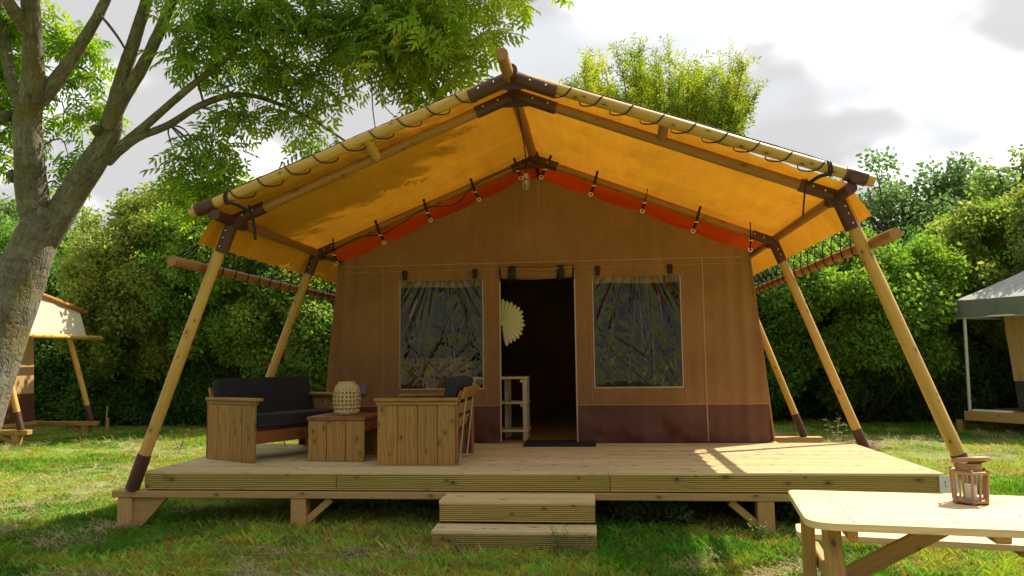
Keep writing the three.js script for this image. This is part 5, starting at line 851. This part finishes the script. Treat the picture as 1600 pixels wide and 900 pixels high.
{
  const cx = 0.642, cz = 6.877;
  const spot = (d0, d1, pw) => { const t = rnd(), d = Math.pow(mix(Math.pow(d0, pw), Math.pow(d1, pw), t), 1 / pw), a = rr(-43, 42) * R - 5.96 * R; return [cx + Math.sin(a) * d, cz - Math.cos(a) * d, d]; };
  const blocked = (x, z) => (Math.abs(x) < 3.0 && z < -2.1 && z > -7.2) || (Math.abs(x) < 3.6 && z < -0.9 && z > -7.2 && rnd() < 0.85) || (Math.abs(x + 0.02) < 0.66 && z > -0.1 && z < 0.685) || z < -13 || (x < -11.2 && z < -3.5 && z > -8.2) || (x > 8.9 && z < -8.8 && rnd() < 0.7);
  const g = new THREE.Group(); g.name = 'grass'; tag(g, 'green and yellow lawn grass growing all around the deck', 'grass', null, 'stuff'); scene.add(g);
  const lawnColor = (x, z) => { const d = dryness(x, z), e = fbm(x * 2.5 + 7, z * 2.5 + 3, 55, 2), k = smooth(0.36, 0.56, d * 0.7 + e * 0.3 + 0.10 * smooth(0.8, 1.6, x) * smooth(-1, 0.5, z)); const lush = [0.16, 0.36, 0.024], yel = [0.48, 0.56, 0.085]; return [0, 1, 2].map(q => mix(lush[q], yel[q], k) * rr(0.6, 1.35)); };
  const near = [tuft(11, 0.07, 0.0046, 0.055), tuft(10, 0.05, 0.0046, 0.055), tuft(10, 0.095, 0.005, 0.05)], far = [tuft(10, 0.085, 0.010, 0.10), tuft(10, 0.065, 0.011, 0.11)];
  const placer = (d0, d1, pw, hs) => () => { const [x, z, d] = spot(d0, d1, pw); if (blocked(x, z)) return null; const so = soilness(x, z) * 0.75 + 0.25 * fbm(x * 3 + 2, z * 3 + 5, 66, 2); if (so > 0.66 || (so > 0.56 && rnd() < (so - 0.56) * 9)) return null; const s = rr(0.65, 1.2) * hs * (1.15 - 0.5 * smooth(0.4, 0.6, so)); return { p: V(x, groundY(x, z) - 0.005, z), s: V(s, s * rr(0.7, 1.3), s), c: lawnColor(x, z), tilt: rr(0, 0.25) }; };
  scatter(g, 'tuft', near, M.grass, 22000, placer(4.4, 9, 0.9, 1), 'stuff'); scatter(g, 'tuft', far, M.grass, 36000, placer(8.2, 22.5, 1.3, 1.05), 'stuff');
  const s = new THREE.Group(); s.name = 'dry_grass'; tag(s, 'pale cut hay lying over the lawn in patches', 'hay', null, 'stuff'); scene.add(s);
  const sg = [strawMat(20, 0.13, 0.0028), strawMat(16, 0.19, 0.0026), strawMat(24, 0.09, 0.003)];
  const sp = (d0, d1, pw, sc) => () => { const [x, z] = spot(d0, d1, pw); if (blocked(x, z)) return null; const so = soilness(x, z) * 0.6 + 0.4 * fbm(x * 1.3 + 12, z * 2.6 + 15, 67, 3); if (so < 0.555 && rnd() < 0.965) return null; const k = rr(0.7, 1.2); return { p: V(x, groundY(x, z) + rr(0, 0.03), z), s: sc * rr(0.7, 1.4), c: [0.40 * k, 0.34 * k, 0.18 * k], tilt: rr(0, 0.15) }; };
  scatter(s, 'hay', sg, M.straw, 2600, sp(4.4, 9, 0.9, 0.9), 'stuff'); scatter(s, 'hay', sg, M.straw, 1000, sp(8.5, 19, 1.2, 1.2), 'stuff');
  const w = thing('ground_ivy', 'dark small leaved creeping plants under the right part of the deck', 'ground cover', [2.2, 0, -0.9]); w.userData.kind = 'stuff';
  const lumps = []; for (let i = 0; i < 70; i++) lumps.push([rr(0.9, 3.7), rr(0.05, 0.28), rr(-1.3, -0.15), rr(0.08, 0.16)]);
  const gi = [broadCluster(18, 0.09, 0.032, 0.022, 0.8)]; foliage(w, lumps, gi, 1500, [[0.07, 0.16, 0.02], [0.10, 0.20, 0.025], [0.16, 0.24, 0.06]], { fill: true, seed: 280 });
}
function weed(label, x, z, h, cols, o = {}) {
  const t = thing(o.name ?? 'weed', label, 'weed', [x, groundY(x, z), z]); const l = [], sl = [];
  for (let k = 0; k < (o.n ?? 4); k++) { const a = rr(0, 6.2832), e = V(Math.cos(a) * h * 0.35 * (o.sp ?? 1), h * rr(0.7, 1.1), Math.sin(a) * h * 0.35 * (o.sp ?? 1)); sl.push(limb([[0, -0.02, 0, 0.004], [e.x * 0.4, e.y * 0.55, e.z * 0.4, 0.003], [e.x, e.y, e.z, 0.0015]], 5, 3, 0, { tone: 1 })); const nl = o.leaves ?? 7; for (let i = 0; i < nl; i++) { const u = (i + 1) / (nl + 0.5), b = rr(0, 6.2832); l.push(leafAt(V(e.x * u, e.y * u, e.z * u), V(Math.cos(b), rr(-0.1, 0.8), Math.sin(b)), V(0, 1, 0), (o.L ?? 0.05) * rr(0.6, 1.2), (o.W ?? 0.024), {})); } }
  const c = cols; parts(t, 'stem', sl, new THREE.MeshStandardMaterial({ color: new THREE.Color().setRGB(...c), roughness: 0.9 })); stuff(t, 'leaves', tris(l), new THREE.MeshPhysicalMaterial({ color: new THREE.Color().setRGB(...c), roughness: 1, transmission: 0.4, thickness: 0, side: THREE.DoubleSide })); return t;
}
weed('tall green weed growing in front of the right half of the lower step', 0.36, 0.80, 0.24, [0.10, 0.17, 0.025], { leaves: 9 });
weed('short green weed in front of the left half of the lower step', -0.42, 0.85, 0.16, [0.10, 0.18, 0.02]);
weed('leafy weed at the right end of the lower step', 0.47, 0.78, 0.30, [0.12, 0.19, 0.03], { n: 2, leaves: 5, L: 0.06 });
weed('yellow flowering weed low on the grass before the steps', 0.02, 1.05, 0.10, [0.45, 0.38, 0.03], { n: 2, leaves: 5, L: 0.03 });
weed('leafy weed beside the step end nearest the picnic table', 1.95, 0.25, 0.2, [0.11, 0.17, 0.03]);
weed('dry pale stems standing in the grass behind the right end of the deck', 4.75, -6.9, 0.5, [0.42, 0.34, 0.19], { name: 'dry_weed', n: 6, leaves: 4, L: 0.1, W: 0.012, sp: 1.3 });
weed('thin brown seeding weed in the lawn left of the front left leg', -6.35, -5.6, 0.42, [0.16, 0.12, 0.05], { name: 'dry_weed', n: 4, leaves: 6, L: 0.05 });
{
  const h = thing('hay_heap', 'small heap of raked dry hay beyond the right end of the deck', 'hay', [4.95, 0, -6.3]);
  const l = []; for (let i = 0; i < 260; i++) { const a = rr(0, 6.2832), q = Math.sqrt(rnd()), x = Math.cos(a) * q * 0.42, z = Math.sin(a) * q * 0.35, y = 0.20 * (1 - q * q) * rr(0.4, 1.1) + 0.01, b = rr(0, 6.2832), L = rr(0.06, 0.16), w = 0.006, dx = Math.cos(b) * L, dz = Math.sin(b) * L, dy = rr(-0.05, 0.05); l.push([[x, y, z], [x + dx, y + dy, z + dz], [x + dx - w, y + dy + 0.004, z + dz + w], [x - w, y + 0.004, z + w]]); }
  stuff(h, 'hay', tris(l), new THREE.MeshStandardMaterial({ color: new THREE.Color().setRGB(0.33, 0.25, 0.13), roughness: 1, side: THREE.DoubleSide }));
  const m = new THREE.SphereGeometry(0.36, 14, 8, 0, 6.2832, 0, 1.57); m.scale(1, 0.42, 0.85); part(h, 'mound', m, new THREE.MeshStandardMaterial({ color: new THREE.Color().setRGB(0.2, 0.15, 0.08), roughness: 1 }));
}
renderer.render(scene, camera);
